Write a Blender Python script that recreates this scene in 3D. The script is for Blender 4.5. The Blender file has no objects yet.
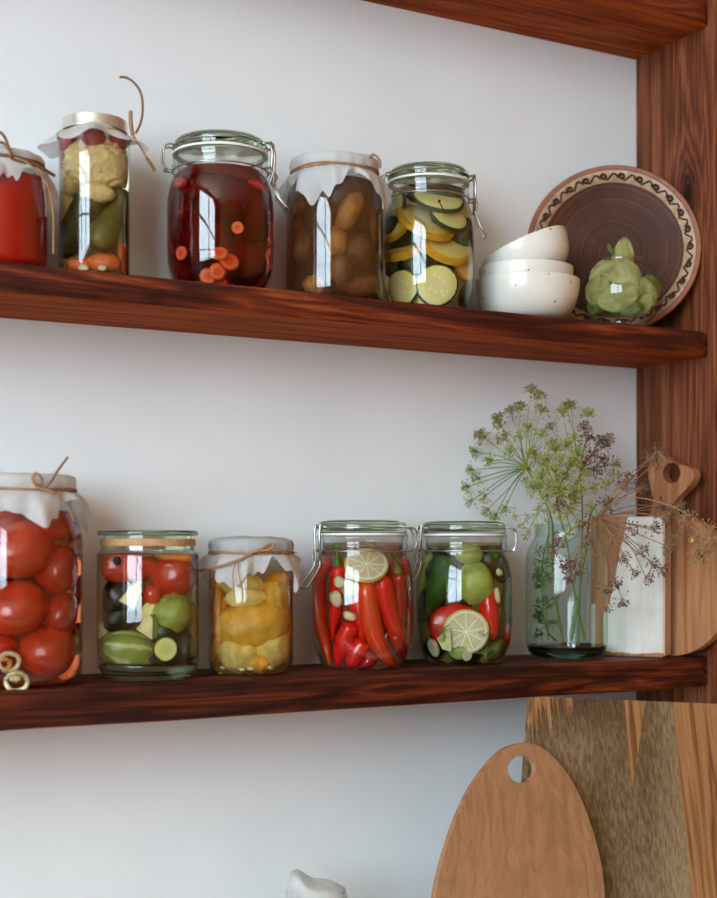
import bpy, bmesh, math, random
from mathutils import Vector, Matrix, noise as mnoise
S = bpy.context.scene
COL = S.collection
PI = math.pi
rnd = random.Random(7)

# ------------------------------------------------------------------ camera geometry
CAM = Vector((0, -1.4, 1.5)); YAW = math.radians(29.0); F = 1400.0; CX, HY = 358.5, 548.0
FWD = Vector((math.sin(YAW), math.cos(YAW), 0)); RGT = Vector((math.cos(YAW), -math.sin(YAW), 0)); UP = Vector((0, 0, 1))
Z2, Z3 = 1.759, 1.370          # tops of the two visible shelves
PX = 1.183                     # inner face of the side panel

def ray_dir(px, py): return FWD + RGT * ((px - CX) / F) + UP * ((HY - py) / F)
def at_depth(px, py, D): return CAM + ray_dir(px, py) * D
def on_Y(px, py, Y):
    d = ray_dir(px, py); return CAM + d * ((Y - CAM.y) / d.y)
def depth(p): return (Vector(p) - CAM).dot(FWD)
def view_yaw(p): return -math.atan2(p[0] - CAM.x, p[1] - CAM.y)     # z rotation that points local +y away from the camera

# ------------------------------------------------------------------ objects
def link(o):
    COL.objects.link(o); return o
def tag(o, label=None, cat=None, group=None, kind=None):
    if label: o['label'] = label
    if cat: o['category'] = cat
    if group: o['group'] = group
    if kind: o['kind'] = kind
    return o
def empty(name, loc, rz=0):
    o = bpy.data.objects.new(name, None); o.empty_display_size = .02
    o.location = loc; o.rotation_euler = (0, 0, rz); return link(o)
def obj(name, bm, mat, parent=None, smooth=True, angle=.9):
    me = bpy.data.meshes.new(name)
    bmesh.ops.recalc_face_normals(bm, faces=bm.faces[:])
    bm.to_mesh(me); bm.free()
    if smooth:
        me.polygons.foreach_set('use_smooth', [True] * len(me.polygons))
        me.set_sharp_from_angle(angle=angle)
    if mat: me.materials.append(mat)
    o = bpy.data.objects.new(name, me); link(o)
    if parent: o.parent = parent
    return o
def set_frame(o, loc, rot): o.location = loc; o.rotation_euler = rot

# ------------------------------------------------------------------ mesh shapes
def BM(): return bmesh.new()
def box(bm, lo, hi, bev=0, seg=2):
    r = bmesh.ops.create_cube(bm, size=1)
    vs = r['verts']; c = [(a + b) / 2 for a, b in zip(lo, hi)]; d = [b - a for a, b in zip(lo, hi)]
    for v in vs: v.co = Vector((c[i] + v.co[i] * d[i] for i in range(3)))
    if bev:
        es = list({e for v in vs for e in v.link_edges})
        bmesh.ops.bevel(bm, geom=es, offset=bev, segments=seg, affect='EDGES', profile=.5)
    return bm
def lathe(bm, prof, n=56, M=None, wob=None):
    """prof: (r, z) list; r == 0 closes with a fan"""
    rings = []
    for r, z in prof:
        if r <= 1e-7: rings.append([bm.verts.new((0, 0, z))])
        else: rings.append([bm.verts.new((r * math.cos(2*PI*i/n), r * math.sin(2*PI*i/n), z)) for i in range(n)])
    for a, b in zip(rings, rings[1:]):
        for i in range(n):
            j = (i + 1) % n
            if len(a) == 1 and len(b) == 1: continue
            if len(a) == 1: bm.faces.new((a[0], b[j], b[i]))
            elif len(b) == 1: bm.faces.new((a[i], a[j], b[0]))
            else: bm.faces.new((a[i], a[j], b[j], b[i]))
    if M:
        for ring in rings:
            for v in ring: v.co = M @ v.co
    return bm
def spline(pts, k=6):
    """Catmull-Rom through pts"""
    pts = [Vector(p) for p in pts]
    if len(pts) < 3: return pts
    P = [pts[0] * 2 - pts[1]] + pts + [pts[-1] * 2 - pts[-2]]
    out = []
    for i in range(1, len(P) - 2):
        a, b, c, d = P[i-1:i+3]
        for s in range(k):
            t = s / k
            out.append(.5 * ((2*b) + (c-a)*t + (2*a-5*b+4*c-d)*t*t + (3*b-a-3*c+d)*t**3))
    out.append(pts[-1]); return out
def tube(bm, pts, rad, n=8, closed=False, flat=1.0):
    pts = [Vector(p) for p in pts]; m = len(pts)
    R = rad if callable(rad) else (lambda t: rad)
    rings = []; up = None
    for i, p in enumerate(pts):
        if closed: t = pts[(i+1) % m] - pts[i-1]
        else: t = pts[min(i+1, m-1)] - pts[max(i-1, 0)]
        if t.length < 1e-9: t = Vector((0, 0, 1))
        t.normalize()
        if up is None:
            up = Vector((0, 0, 1)) if abs(t.z) < .9 else Vector((1, 0, 0))
        x = up - t * up.dot(t)
        if x.length < 1e-6: x = t.orthogonal()
        x.normalize(); up = x; y = t.cross(x)
        r = max(R(i / max(m - 1, 1)), 1e-5)
        rings.append([bm.verts.new(p + (x * math.cos(2*PI*k/n) + y * math.sin(2*PI*k/n) * flat) * r) for k in range(n)])
    rng = range(m) if closed else range(m - 1)
    for i in rng:
        a, b = rings[i], rings[(i+1) % m]
        for k in range(n):
            bm.faces.new((a[k], a[(k+1) % n], b[(k+1) % n], b[k]))
    if not closed:
        bm.faces.new(rings[0][::-1]); bm.faces.new(rings[-1])
    return bm
def ring_pts(r, z, n=48, a0=0, a1=2*PI, c=(0, 0)):
    full = abs(a1 - a0 - 2*PI) < 1e-6
    m = n if full else n + 1
    return [Vector((c[0] + r*math.cos(a0+(a1-a0)*i/n), c[1] + r*math.sin(a0+(a1-a0)*i/n), z)) for i in range(m)]
def torus(bm, R, r, z, n=56, k=10):
    return tube(bm, ring_pts(R, z, n), r, k, closed=True)
def blob(bm, sx, sy, sz, amp=0, freq=40, seed=0, sub=3, M=None, fn=None):
    r = bmesh.ops.create_icosphere(bm, subdivisions=sub, radius=1)
    for v in r['verts']:
        d = v.co.normalized(); k = 1.0
        if amp: k += amp * mnoise.noise(d * freq + Vector((seed*7.3, seed*3.1, seed)))
        if fn: k *= fn(d)
        v.co = Vector((d.x*sx*k, d.y*sy*k, d.z*sz*k))
        if M: v.co = M @ v.co
    return bm
def prism(bm, outline, y0, y1, bev=0, hole=None):
    """outline in local x,z; thickness along y from y0 (front) to y1; hole: list of x,z points (same winding)"""
    es = []
    loops = [outline] + ([hole] if hole else [])
    for L in loops:
        vs = [bm.verts.new((x, y0, z)) for x, z in L]
        es += [bm.edges.new((vs[i], vs[(i+1) % len(vs)])) for i in range(len(vs))]
    r = bmesh.ops.triangle_fill(bm, use_beauty=True, use_dissolve=False, edges=es)
    fs = [g for g in r['geom'] if isinstance(g, bmesh.types.BMFace)]
    bedges = [e for e in bm.edges if len(e.link_faces) == 1]
    ex = bmesh.ops.extrude_face_region(bm, geom=fs)
    nv = [g for g in ex['geom'] if isinstance(g, bmesh.types.BMVert)]
    for v in nv: v.co.y += y1 - y0
    if bev:
        ed = [e for e in bm.edges if len(e.link_faces) == 2 and e.calc_face_angle(0) > 1.2]
        bmesh.ops.bevel(bm, geom=ed, offset=bev, segments=3, affect='EDGES', profile=.5)
    return bm

# ------------------------------------------------------------------ materials
def lin(c):
    c /= 255.0
    return c / 12.92 if c <= .04045 else ((c + .055) / 1.055) ** 2.4
def C(r, g, b): return (lin(r), lin(g), lin(b), 1)
class NT:
    def __init__(s, name):
        s.m = bpy.data.materials.new(name); s.m.use_nodes = True; s.t = s.m.node_tree
        s.t.nodes.clear(); s.out = s.t.nodes.new('ShaderNodeOutputMaterial')
    def n(s, typ, ins=None, **props):
        nd = s.t.nodes.new('ShaderNode' + typ)
        for k, v in props.items(): setattr(nd, k, v)
        for k, v in (ins or {}).items(): s.put(nd.inputs[k], v)
        return nd
    def put(s, sock, v):
        if isinstance(v, bpy.types.NodeSocket): s.t.links.new(v, sock)
        elif isinstance(v, bpy.types.Node): s.t.links.new(v.outputs[0], sock)
        else:
            if sock.type == 'RGBA' and isinstance(v, (int, float)): v = (v, v, v, 1)
            sock.default_value = v
    def math(s, op, a, b=0.0, clamp=False):
        nd = s.t.nodes.new('ShaderNodeMath'); nd.operation = op; nd.use_clamp = clamp
        s.put(nd.inputs[0], a); s.put(nd.inputs[1], b); return nd.outputs[0]
    def mix(s, f, a, b, blend='MIX'):
        nd = s.t.nodes.new('ShaderNodeMix'); nd.data_type = 'RGBA'; nd.blend_type = blend
        s.put(nd.inputs[0], f); s.put(nd.inputs[6], a); s.put(nd.inputs[7], b); return nd.outputs[2]
    def ramp(s, f, stops, interp='LINEAR'):
        nd = s.t.nodes.new('ShaderNodeValToRGB'); cr = nd.color_ramp; cr.interpolation = interp
        while len(cr.elements) < len(stops): cr.elements.new(.5)
        for e, (p, c) in zip(cr.elements, stops):
            e.position = p; e.color = c if len(c) == 4 else (*c, 1)
        s.put(nd.inputs[0], f); return nd.outputs[0]
    def obco(s, scale=(1, 1, 1), loc=(0, 0, 0), rot=(0, 0, 0), src='Object'):
        tc = s.n('TexCoord'); mp = s.n('Mapping', {'Vector': tc.outputs[src], 'Scale': scale, 'Location': loc, 'Rotation': rot})
        return mp.outputs[0]
    def noise(s, vec, scale=5, detail=4, rough=.5, dist=0):
        return s.n('TexNoise', {'Vector': vec, 'Scale': scale, 'Detail': detail, 'Roughness': rough, 'Distortion': dist}).outputs[0]
    def bump(s, h, strength=.3, dist=.002):
        return s.n('Bump', {'Height': h, 'Strength': strength, 'Distance': dist}).outputs[0]
    def pbr(s, **kw):
        b = s.n('BsdfPrincipled', {k.replace('_', ' '): v for k, v in kw.items()}); s.surf(b.outputs[0]); return s.m
    def surf(s, x): s.put(s.out.inputs['Surface'], x)
    def vol(s, x): s.put(s.out.inputs['Volume'], x)

GAIN = (1, 1, 1)
def m_plain(name, c, rough=.5, var=.12, scale=60, bump=.0, coat=0, sss=0, spec=.5, c2=None):
    t = NT(name); co = t.obco()
    n = t.noise(co, scale, 4, .6)
    c = tuple(min(.88, x * g) for x, g in zip(c[:3], GAIN)) + (1,)
    dark = tuple(x * (1 - var*2) for x in c[:3]) + (1,)
    lite = tuple(min(1, x * (1 + var)) for x in c[:3]) + (1,)
    if c2: dark, lite = c, c2
    col = t.ramp(n, [(.3, dark), (.7, lite)])
    kw = dict(Base_Color=col, Roughness=rough, Coat_Weight=coat)
    if bump: kw['Normal'] = t.bump(n, bump, .001)
    if sss: kw.update(Subsurface_Weight=sss, Subsurface_Scale=.004, Subsurface_Radius=(1, .4, .2))
    kw['Specular_IOR_Level'] = spec
    return t.pbr(**kw)

def m_wood(name, cols, axis, seed=0, rough=.5, fine=1.0, rings=1.0, bump=.25, spec=.4, long_=.9, wb=.30, fb=.38, knot=None):
    """cols: dark .. light; axis: the object axis along which the grain runs"""
    t = NT(name)
    sc = [9.0, 9.0, 9.0]; sc['xyz'.index(axis)] = long_
    v = t.obco(sc, (seed*3.7, seed*1.3, seed*2.1))
    warp = t.n('TexNoise', {'Vector': v, 'Scale': 1.1, 'Detail': 2.0})
    vv = t.n('MixRGB' if False else 'VectorMath', operation='MULTIPLY_ADD')
    t.put(vv.inputs[0], warp.outputs[1]); vv.inputs[1].default_value = (.9*rings,)*3; t.put(vv.inputs[2], v)
    band = t.noise(vv.outputs[0], 4.5, 3, .55)
    if knot:
        sp = t.n('SeparateXYZ', {0: t.n('TexCoord').outputs['Object']}); dy = t.math('MULTIPLY', t.math('SUBTRACT', sp.outputs[1], knot[0]), 2.2); dz = t.math('SUBTRACT', sp.outputs[2], knot[1])
        kd = t.math('SQRT', t.math('ADD', t.math('MULTIPLY', dy, dy), t.math('MULTIPLY', dz, dz)))
        kx = t.math('POWER', 2.718, t.math('MULTIPLY', kd, -22.0))
        band = t.math('ADD', band, t.math('MULTIPLY', kx, 1.1))
    b2 = t.math('FRACT', t.math('MULTIPLY', band, 5.0))
    b2 = t.math('ABSOLUTE', t.math('SUBTRACT', t.math('MULTIPLY', b2, 2.0), 1.0))
    sf = [260.0*fine]*3; sf['xyz'.index(axis)] = 7.0*fine
    fib = t.noise(t.obco(sf, (seed, 2*seed, seed)), 1.0, 3, .6)
    lo = t.noise(v, .55, 3, .6)
    f = t.math('ADD', t.math('MULTIPLY', b2, wb), t.math('ADD', t.math('MULTIPLY', fib, fb), t.math('MULTIPLY', lo, .50)))
    f = t.math('SUBTRACT', f, .12)
    if knot: f = t.math('SUBTRACT', f, t.math('MULTIPLY', t.math('POWER', kx, 2.5), .55))
    k = len(cols)
    col = t.ramp(f, [(.22 + .5 * i / (k - 1), c) for i, c in enumerate(cols)])
    return t.pbr(Base_Color=col, Roughness=t.math('ADD', rough - .1, t.math('MULTIPLY', fib, .25)), Specular_IOR_Level=spec,
                 Normal=t.bump(t.math('ADD', fib, t.math('MULTIPLY', b2, .4)), bump, .0012))

def m_glass(name, tint=(.985, .992, .988), edge=(.50, .56, .52), ior=1.52, rough=.015):
    """clear pressed glass: light goes straight through, the surface reflects by its Fresnel term; the longer path at the rim takes the tint"""
    t = NT(name)
    lw = t.n('LayerWeight', {'Blend': .5})
    e = t.math('POWER', lw.outputs['Facing'], 3.5)
    col = t.mix(e, (*tint, 1), (*edge, 1))
    f0 = ((ior - 1) / (ior + 1)) ** 2                      # the same reflectance from either side of the thin wall
    lin_ = t.n('LayerWeight', {'Blend': .5}).outputs['Facing']
    fr = t.math('ADD', f0, t.math('MULTIPLY', t.math('POWER', lin_, 5.0), .6 * (1 - f0)))
    mx = t.n('MixShader', {0: fr, 1: t.n('BsdfTransparent', {'Color': col}).outputs[0],
                           2: t.n('BsdfGlossy', {'Color': (1, 1, 1, 1), 'Roughness': rough}).outputs[0]})
    t.surf(mx.outputs[0]); return t.m
def m_solid(name, sigma=(10, 5, 8), ior=1.5):
    t = NT(name); t.surf(t.n('BsdfGlass', {'Color': (1, 1, 1, 1), 'IOR': ior, 'Roughness': 0}).outputs[0]); d = max(sigma)
    t.vol(t.n('VolumeAbsorption', {'Color': tuple(1 - s/d for s in sigma) + (1,), 'Density': d}).outputs[0]); return t.m
def m_brine(name, sigma, milky=0, milk=(0.5, .3, .1)):
    """sigma: absorption per metre for r, g, b"""
    t = NT(name)
    tr = t.n('BsdfGlass', {'Color': (1, 1, 1, 1), 'IOR': 1.33, 'Roughness': 0}).outputs[0]
    if milky:
        tr = t.n('MixShader', {0: t.math('MULTIPLY', t.noise(t.obco(), 25, 4, .6), 2*milky), 1: tr, 2: t.n('BsdfDiffuse', {'Color': (*milk, 1)}).outputs[0]}).outputs[0]
    t.surf(tr)
    d = max(sigma)
    t.vol(t.n('VolumeAbsorption', {'Color': tuple(1 - s/d for s in sigma) + (1,), 'Density': d}).outputs[0])
    return t.m
def m_cloth(name, col=(.86, .85, .83), sheer=.25, scale=900):
    t = NT(name); co = t.obco()
    w1 = t.n('TexWave', {'Vector': co, 'Scale': scale, 'Distortion': 1.0}, bands_direction='X').outputs[1]
    w2 = t.n('TexWave', {'Vector': co, 'Scale': scale, 'Distortion': 1.0}, bands_direction='Z').outputs[1]
    n = t.noise(co, 70, 4, .6)
    nb = t.bump(t.math('ADD', n, t.math('MULTIPLY', t.math('ADD', w1, w2), .2)), .5, .002)
    d = t.n('BsdfDiffuse', {'Color': (*col, 1), 'Normal': nb}).outputs[0]
    tl = t.n('BsdfTranslucent', {'Color': (*col, 1), 'Normal': nb}).outputs[0]
    a = t.n('MixShader', {0: .4, 1: d, 2: tl}).outputs[0]
    tr = t.n('BsdfTransparent', {'Color': (1, 1, 1, 1)}).outputs[0]
    t.surf(t.n('MixShader', {0: t.math('MULTIPLY', n, sheer*2), 1: a, 2: tr}).outputs[0]); return t.m
def m_metal(name, c=(.62, .60, .56), rough=.28):
    t = NT(name); n = t.noise(t.obco(), 220, 3)
    return t.pbr(Base_Color=(*c, 1), Metallic=1.0, Roughness=t.math('ADD', rough-.06, t.math('MULTIPLY', n, .15)))

def radial(t, R):
    """(rho, angle) of a slice lying in its local x-z plane"""
    tc = t.n('TexCoord'); sp = t.n('SeparateXYZ', {0: tc.outputs['Object']})
    x, z = sp.outputs[0], sp.outputs[2]
    r = t.math('SQRT', t.math('ADD', t.math('MULTIPLY', x, x), t.math('MULTIPLY', z, z)))
    return t.math('DIVIDE', r, R), t.math('ARCTAN2', z, x), tc.outputs['Object']
def m_slice(name, R, rind, flesh, core, seeds=.3, rim=.93):
    rind, flesh, core = [tuple(min(.9, x * g) for x, g in zip(c[:3], (1.35, 1.2, 1.0))) + (1,) for c in (rind, flesh, core)]
    t = NT(name); rho, an, co = radial(t, R)
    n = t.noise(co, 260, 3)
    rr = t.math('ADD', rho, t.math('MULTIPLY', t.math('SUBTRACT', n, .5), .12))
    base = t.ramp(rr, [(0, core), (.35, core), (.62, flesh), (rim-.02, flesh), (rim+.02, rind), (1, rind)])
    sd = t.n('TexVoronoi', {'Vector': co, 'Scale': 3.2/R}).outputs[0]
    spot = t.math('MULTIPLY', t.math('LESS_THAN', sd, .30), t.math('MULTIPLY', t.math('LESS_THAN', rho, .6), seeds))
    col = t.mix(spot, base, tuple(min(1, x*1.25+.03) for x in flesh[:3]) + (1,))
    return t.pbr(Base_Color=col, Roughness=.35, Normal=t.bump(n, .3, .001), Subsurface_Weight=.15, Subsurface_Scale=.003)
def m_lemon(name, R, nseg=9):
    t = NT(name); rho, an, co = radial(t, R)
    fr = t.math('FRACT', t.math('MULTIPLY', an, nseg/(2*PI)))
    d = t.math('ABSOLUTE', t.math('SUBTRACT', fr, .5))
    mem = t.math('GREATER_THAN', t.math('MULTIPLY', d, rho), t.math('SUBTRACT', t.math('MULTIPLY', rho, .5), .032))
    n = t.noise(co, 400, 3)
    fl = t.ramp(n, [(.3, C(204, 190, 132)), (.7, C(232, 220, 170))])
    fl = t.mix(mem, fl, C(250, 246, 228))
    col = t.mix(t.math('GREATER_THAN', rho, .80), fl, C(242, 240, 222))
    col = t.mix(t.math('GREATER_THAN', rho, .92), col, C(222, 196, 92))
    return t.pbr(Base_Color=col, Roughness=.3, Subsurface_Weight=.2, Subsurface_Scale=.003)
# ------------------------------------------------------------------ shared materials
M = {}
M['glass'] = m_glass('clear_glass')
M['lid_glass'] = m_solid('lid_glass', (6.5, 4.6, 7.5))
M['green_glass'] = m_glass('green_tinted_glass', (.93, .975, .955), (.30, .48, .38), 1.5)
M['green_base'] = m_solid('green_glass_base', (18, 5, 10))
M['metal'] = m_metal('steel_wire', (.46, .44, .41), .3)
M['dark_metal'] = m_metal('dark_steel_wire', (.38, .34, .30), .3)
M['gold_lid'] = m_metal('pale_gold_lid', (.80, .76, .66), .38)
M['gasket'] = m_plain('white_rubber', C(232, 228, 222), .5, .03)
M['cork'] = m_plain('cork_ring', C(196, 148, 104), .8, .15, 300, .3)
M['cloth'] = m_cloth('white_gauze', (.95, .94, .92), .06)
M['sheer'] = m_cloth('sheer_paper_cloth', (.95, .94, .92), .17)
M['grey_cloth'] = m_cloth('grey_cotton', (.72, .72, .72), .0)
M['twine'] = m_plain('jute_twine', C(172, 128, 88), .9, .25, 500, .4)
M['dark_twine'] = m_plain('brown_twine', C(134, 94, 62), .9, .25, 500, .4)
M['ceramic'] = None
SH = [C(28, 9, 5), C(66, 23, 11), C(104, 40, 18), C(158, 78, 38)]
M['shelf'] = m_wood('stained_shelf_wood', SH, 'x', 1, .5, rings=1.0, spec=.28, long_=.6, wb=.30)
M['panel'] = m_wood('stained_panel_wood', [C(32, 13, 7), C(78, 37, 20), C(112, 58, 34), C(144, 84, 54)], 'z', 4, .55, rings=1.0, spec=.2, long_=.4, wb=.22, fb=.55, fine=.9, knot=(-.098, .985))
M['lit_underside'] = m_wood('lit_underside_wood', [C(96, 34, 11), C(152, 68, 24), C(178, 90, 36), C(204, 116, 54)], 'x', 8, .75, rings=1.0, spec=.12, long_=.6, wb=.2)  # shelf wood again, lighter and more orange to paint in light from below

def m_wall():
    t = NT('white_plaster'); co = t.obco((1, 1, .45))
    n1 = t.noise(co, 60, 5, .55); n2 = t.noise(t.obco(), 9, 3, .5); n3 = t.noise(t.obco((1, 1, .12)), 160, 2, .5)
    h = t.math('ADD', t.math('MULTIPLY', n1, .5), t.math('ADD', n2, t.math('MULTIPLY', n3, .15)))
    col = t.ramp(n2, [(.3, (.79, .815, .82)), (.7, (.83, .855, .86))])
    return t.pbr(Base_Color=col, Roughness=.75, Normal=t.bump(h, .16, .003), Specular_IOR_Level=.25)
M['wall'] = m_wall()

# ------------------------------------------------------------------ the room
def quad_box(name, lo, hi, mat, bev=0):
    o = obj(name, box(BM(), lo, hi, bev), mat, smooth=False); o['kind'] = 'structure'; return o
RX0, RX1, RY0, RZ1 = -1.5, 3.0, -3.9, 3.0
M['floor'] = m_wood('oak_floor', [C(120, 78, 46), C(160, 108, 66), C(184, 132, 86)], 'y', 9, .5)
M['room_paint'] = m_plain('room_paint', C(196, 132, 68), .8, .02, 3)
M['ceil_paint'] = m_plain('ceiling_paint', C(228, 214, 194), .85, .02, 3)
quad_box('floor', (RX0-.2, RY0-.2, -.1), (RX1+.2, .2, 0), M['floor'])
quad_box('ceiling', (RX0-.2, RY0-.2, RZ1), (RX1+.2, .2, RZ1+.1), M['ceil_paint'])
quad_box('wall_back', (RX0-.2, 0, 0), (RX1+.2, .2, RZ1), M['wall'])
quad_box('wall_right', (RX1, RY0, 0), (RX1+.2, 0, RZ1), M['room_paint'])
quad_box('wall_front', (RX0-.2, RY0-.2, 0), (RX1+.2, RY0, RZ1), M['room_paint'])
WY0, WY1, WZ0, WZ1 = -3.2, -.85, 1.3, 2.9          # the window opening in the left wall
bm = BM()
box(bm, (RX0-.2, RY0, 0), (RX0, WY0, RZ1)); box(bm, (RX0-.2, WY1, 0), (RX0, 0, RZ1))
box(bm, (RX0-.2, WY0, 0), (RX0, WY1, WZ0)); box(bm, (RX0-.2, WY0, WZ1), (RX0, WY1, RZ1))
o = obj('wall_left', bm, M['room_paint'], smooth=False); o['kind'] = 'structure'
wf = m_plain('window_paint', C(225, 222, 215), .5, .02, 5)
w = empty('window_1', (RX0-.08, (WY0+WY1)/2, WZ0)); w['kind'] = 'structure'
hw, hh = (WY1-WY0)/2, WZ1-WZ0
for lo, hi in (((-.03, -hw, 0), (.03, hw, .06)), ((-.03, -hw, hh-.06), (.03, hw, hh)), ((-.03, -hw, .06), (.03, -hw+.06, hh-.06)), ((-.03, hw-.06, .06), (.03, hw, hh-.06))):
    obj('frame', box(BM(), lo, hi, .005), wf, w)
obj('mullion', box(BM(), (-.025, -.045, .06), (.025, .045, hh-.06), .005), wf, w)
for s in (-1, 1):
    for zz in (.36, .68):
        obj('glazing_bar', box(BM(), (-.015, min(s*.045, s*(hw-.06)), hh*zz-.016), (.015, max(s*.045, s*(hw-.06)), hh*zz+.016)), wf, w)

# ------------------------------------------------------------------ shelf unit
unit = tag(empty('wall_shelf_unit', (PX, 0, .95)), 'dark red stained wooden wall shelf unit holding all the jars', 'shelf')
def shelf_bm(x0, x1, ztop, zbot, yf, seed, n=110):
    b = BM(); rings = []
    zc = .95
    for i in range(n + 1):
        x = x0 + (x1 - x0) * i / n
        w1 = .0018 * mnoise.noise(Vector((x*9, seed, 0))) + .0008 * mnoise.noise(Vector((x*31, seed, 3)))
        w2 = .0014 * mnoise.noise(Vector((x*7, seed, 9)))
        e = max(0.0, (x - (x1 - .012)) / .012); rnd_ = .007 * (1 - math.sqrt(max(0, 1 - e*e)))
        y = -yf + w1 + rnd_; r = .0035
        sec = [(0, ztop), (y + r, ztop + w2*.2), (y + r*.3, ztop - r*.3), (y, ztop - r), (y + w2*.5, (ztop+zbot)/2), (y, zbot + r + w2), (y + r*.3, zbot + r*.3 + w2), (y + r, zbot + w2), (0, zbot)]
        rings.append([b.verts.new((x - PX, yy, zz - zc)) for yy, zz in sec])
    for a, c in zip(rings, rings[1:]):
        for k in range(len(a)):
            j = (k + 1) % len(a); b.faces.new((a[k], a[j], c[j], c[k]))
    b.faces.new(rings[0]); b.faces.new(rings[-1][::-1]); return b
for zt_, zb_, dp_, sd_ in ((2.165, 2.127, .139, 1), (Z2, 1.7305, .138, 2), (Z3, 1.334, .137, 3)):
    o = obj('shelf_board', shelf_bm(-.5, PX, zt_, zb_, dp_, sd_), M['shelf'], unit); o.data.materials.append(M['lit_underside'])
    for f_ in o.data.polygons:            # underside gets a brighter copy of the wood, bounced light in its colour
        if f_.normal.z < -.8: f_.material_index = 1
obj('side_panel', box(BM(), (0, -.143, 0), (.03, 0, 1.30), .002), M['panel'], unit)

# ------------------------------------------------------------------ jars
class Jar:
    def __init__(s, name, label, px, hw, Y, z, top_py, group=None):
        s.px = px; p = on_Y(px, HY, Y); s.X, s.Y, s.z = p.x, Y, z
        s.D = depth(p); s.cphi = math.cos(math.atan((px - CX) / F))
        s.s = s.D / F; s.R = hw * s.s * s.cphi
        s.H = CAM.z + (HY - top_py) * (s.D - .86*s.R*s.cphi)/F - z
        s.yaw = view_yaw(p)
        s.o = empty(name, (s.X, s.Y, z), s.yaw); tag(s.o, label, 'jar', group)
        s.rin = .90 * s.R
    def at(s, px, py, r=0, k=1.0):
        a = (px - s.px) * s.s * s.cphi
        b = math.sqrt(max(0, (s.rin - r)**2 - a*a)) * k if k > 0 else k * s.R
        return at_depth(px, py, s.D - b * s.cphi), (s.D - b * s.cphi) / F
    def inner_r(s, z):
        pr = s.inn; q = z / s.H
        if q <= pr[0][1]: return pr[1][0] * s.R
        for (r0, a), (r1, b) in zip(pr, pr[1:]):
            if a <= q <= b and b > a: return (r0 + (r1 - r0) * (q - a) / (b - a)) * s.R
        return pr[-1][0] * s.R
    def to_jar(s, w): return Matrix.Rotation(-s.yaw, 3, 'Z') @ (w - Vector((s.X, s.Y, s.z)))
    def press(s, bm, loc, rot):
        """flatten a soft piece where it would touch the glass"""
        from mathutils import Euler
        Rm = Euler(rot).to_matrix(); Ri = Rm.inverted(); c = Vector((s.X, s.Y, s.z)); zb = (s.inn[0][1] + .012) * s.H; zt = (s.inn[-1][1] - .012) * s.H
        for v in bm.verts:
            w = Rm @ v.co + loc - c; w.z = min(max(w.z, zb), zt)
            m = s.inner_r(w.z) * .962; r = math.hypot(w.x, w.y)
            if r > m: w.x *= m / r; w.y *= m / r
            v.co = Ri @ (w + c - loc)
        return bm
    def push_in(s, o, kids=()):
        """move a stiff piece towards the axis until it clears the glass"""
        for _ in range(4):
            Rm = o.rotation_euler.to_matrix(); c = Vector((s.X, s.Y, s.z)); worst = 0; zb = (s.inn[0][1] + .008) * s.H; low = 0
            for v in o.data.vertices:
                w = Rm @ Vector((v.co.x, v.co.y, v.co.z * o.scale.z)) + o.location - c
                low = max(low, zb - w.z); d = math.hypot(w.x, w.y) - s.inner_r(max(w.z, zb)) * .97
                if d > worst: worst, dirv = d, Vector((w.x, w.y, 0)).normalized()
            o.location.z += low
            if worst < 1e-5: break
            o.location -= dirv * worst
    def h(s, py): return CAM.z + (HY - py) * (s.D - .9*s.R*s.cphi)/F - s.z
def outer_r(J, prof):
    def f(z):
        q = z / J.H; best = 0
        for (r0, a), (r1, b) in zip(prof, prof[1:]):
            if a <= q <= b and b > a: best = max(best, r0 + (r1 - r0) * (q - a) / (b - a))
        return best * J.R + .0012
    return f
def prof_scale(p, R, H): return [(r * R, z * H) for r, z in p]
CLIP = [(0, 0), (.66, 0), (.75, .006), (.81, .02), (.86, .055), (.94, .12), (.985, .20), (1, .29), (1, .54), (.99, .61), (.965, .67), (.925, .72), (.885, .755), (.865, .785), (.872, .80), (.905, .808), (.91, .82), (.885, .835), (.88, .86), (.90, .875), (.90, .892), (.87, .897), (.83, .89), (.80, .86), (.80, .79)]
CLIP_IN = [(0, .014), (.64, .014), (.78, .035), (.85, .09), (.92, .15), (.955, .22), (.965, .30), (.965, .54), (.955, .61), (.93, .665), (.89, .715), (.84, .755), (.775, .79), (.77, .86)]
def cut_profile(prof, z):
    """the part of a rising profile below z, closed with a flat top"""
    out = []
    for (r0, a), (r1, b) in zip(prof, prof[1:]):
        out.append((r0, a))
        if b > z:
            t = (z - a) / max(b - a, 1e-6); out.append((r0 + (r1 - r0) * t, z)); break
    else: out.append(prof[-1])
    return out + [(0, out[-1][1])]
def glass_body(J, prof, inn=None, mat=None):
    if mat: prof = list(prof) + [(r * 1.012, z - .003) for r, z in inn[::-1]]
    return obj('glass_body', lathe(BM(), prof_scale(prof, J.R, J.H), 72), mat or M['glass'], J.o, angle=1.2)
def brine(J, prof, level, mat, name='brine'):
    prof = [(r * 1.022, z) for r, z in prof]; J.inn = prof; return obj(name, lathe(BM(), prof_scale(cut_profile(prof, level), J.R, J.H)), mat, J.o)

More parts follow.
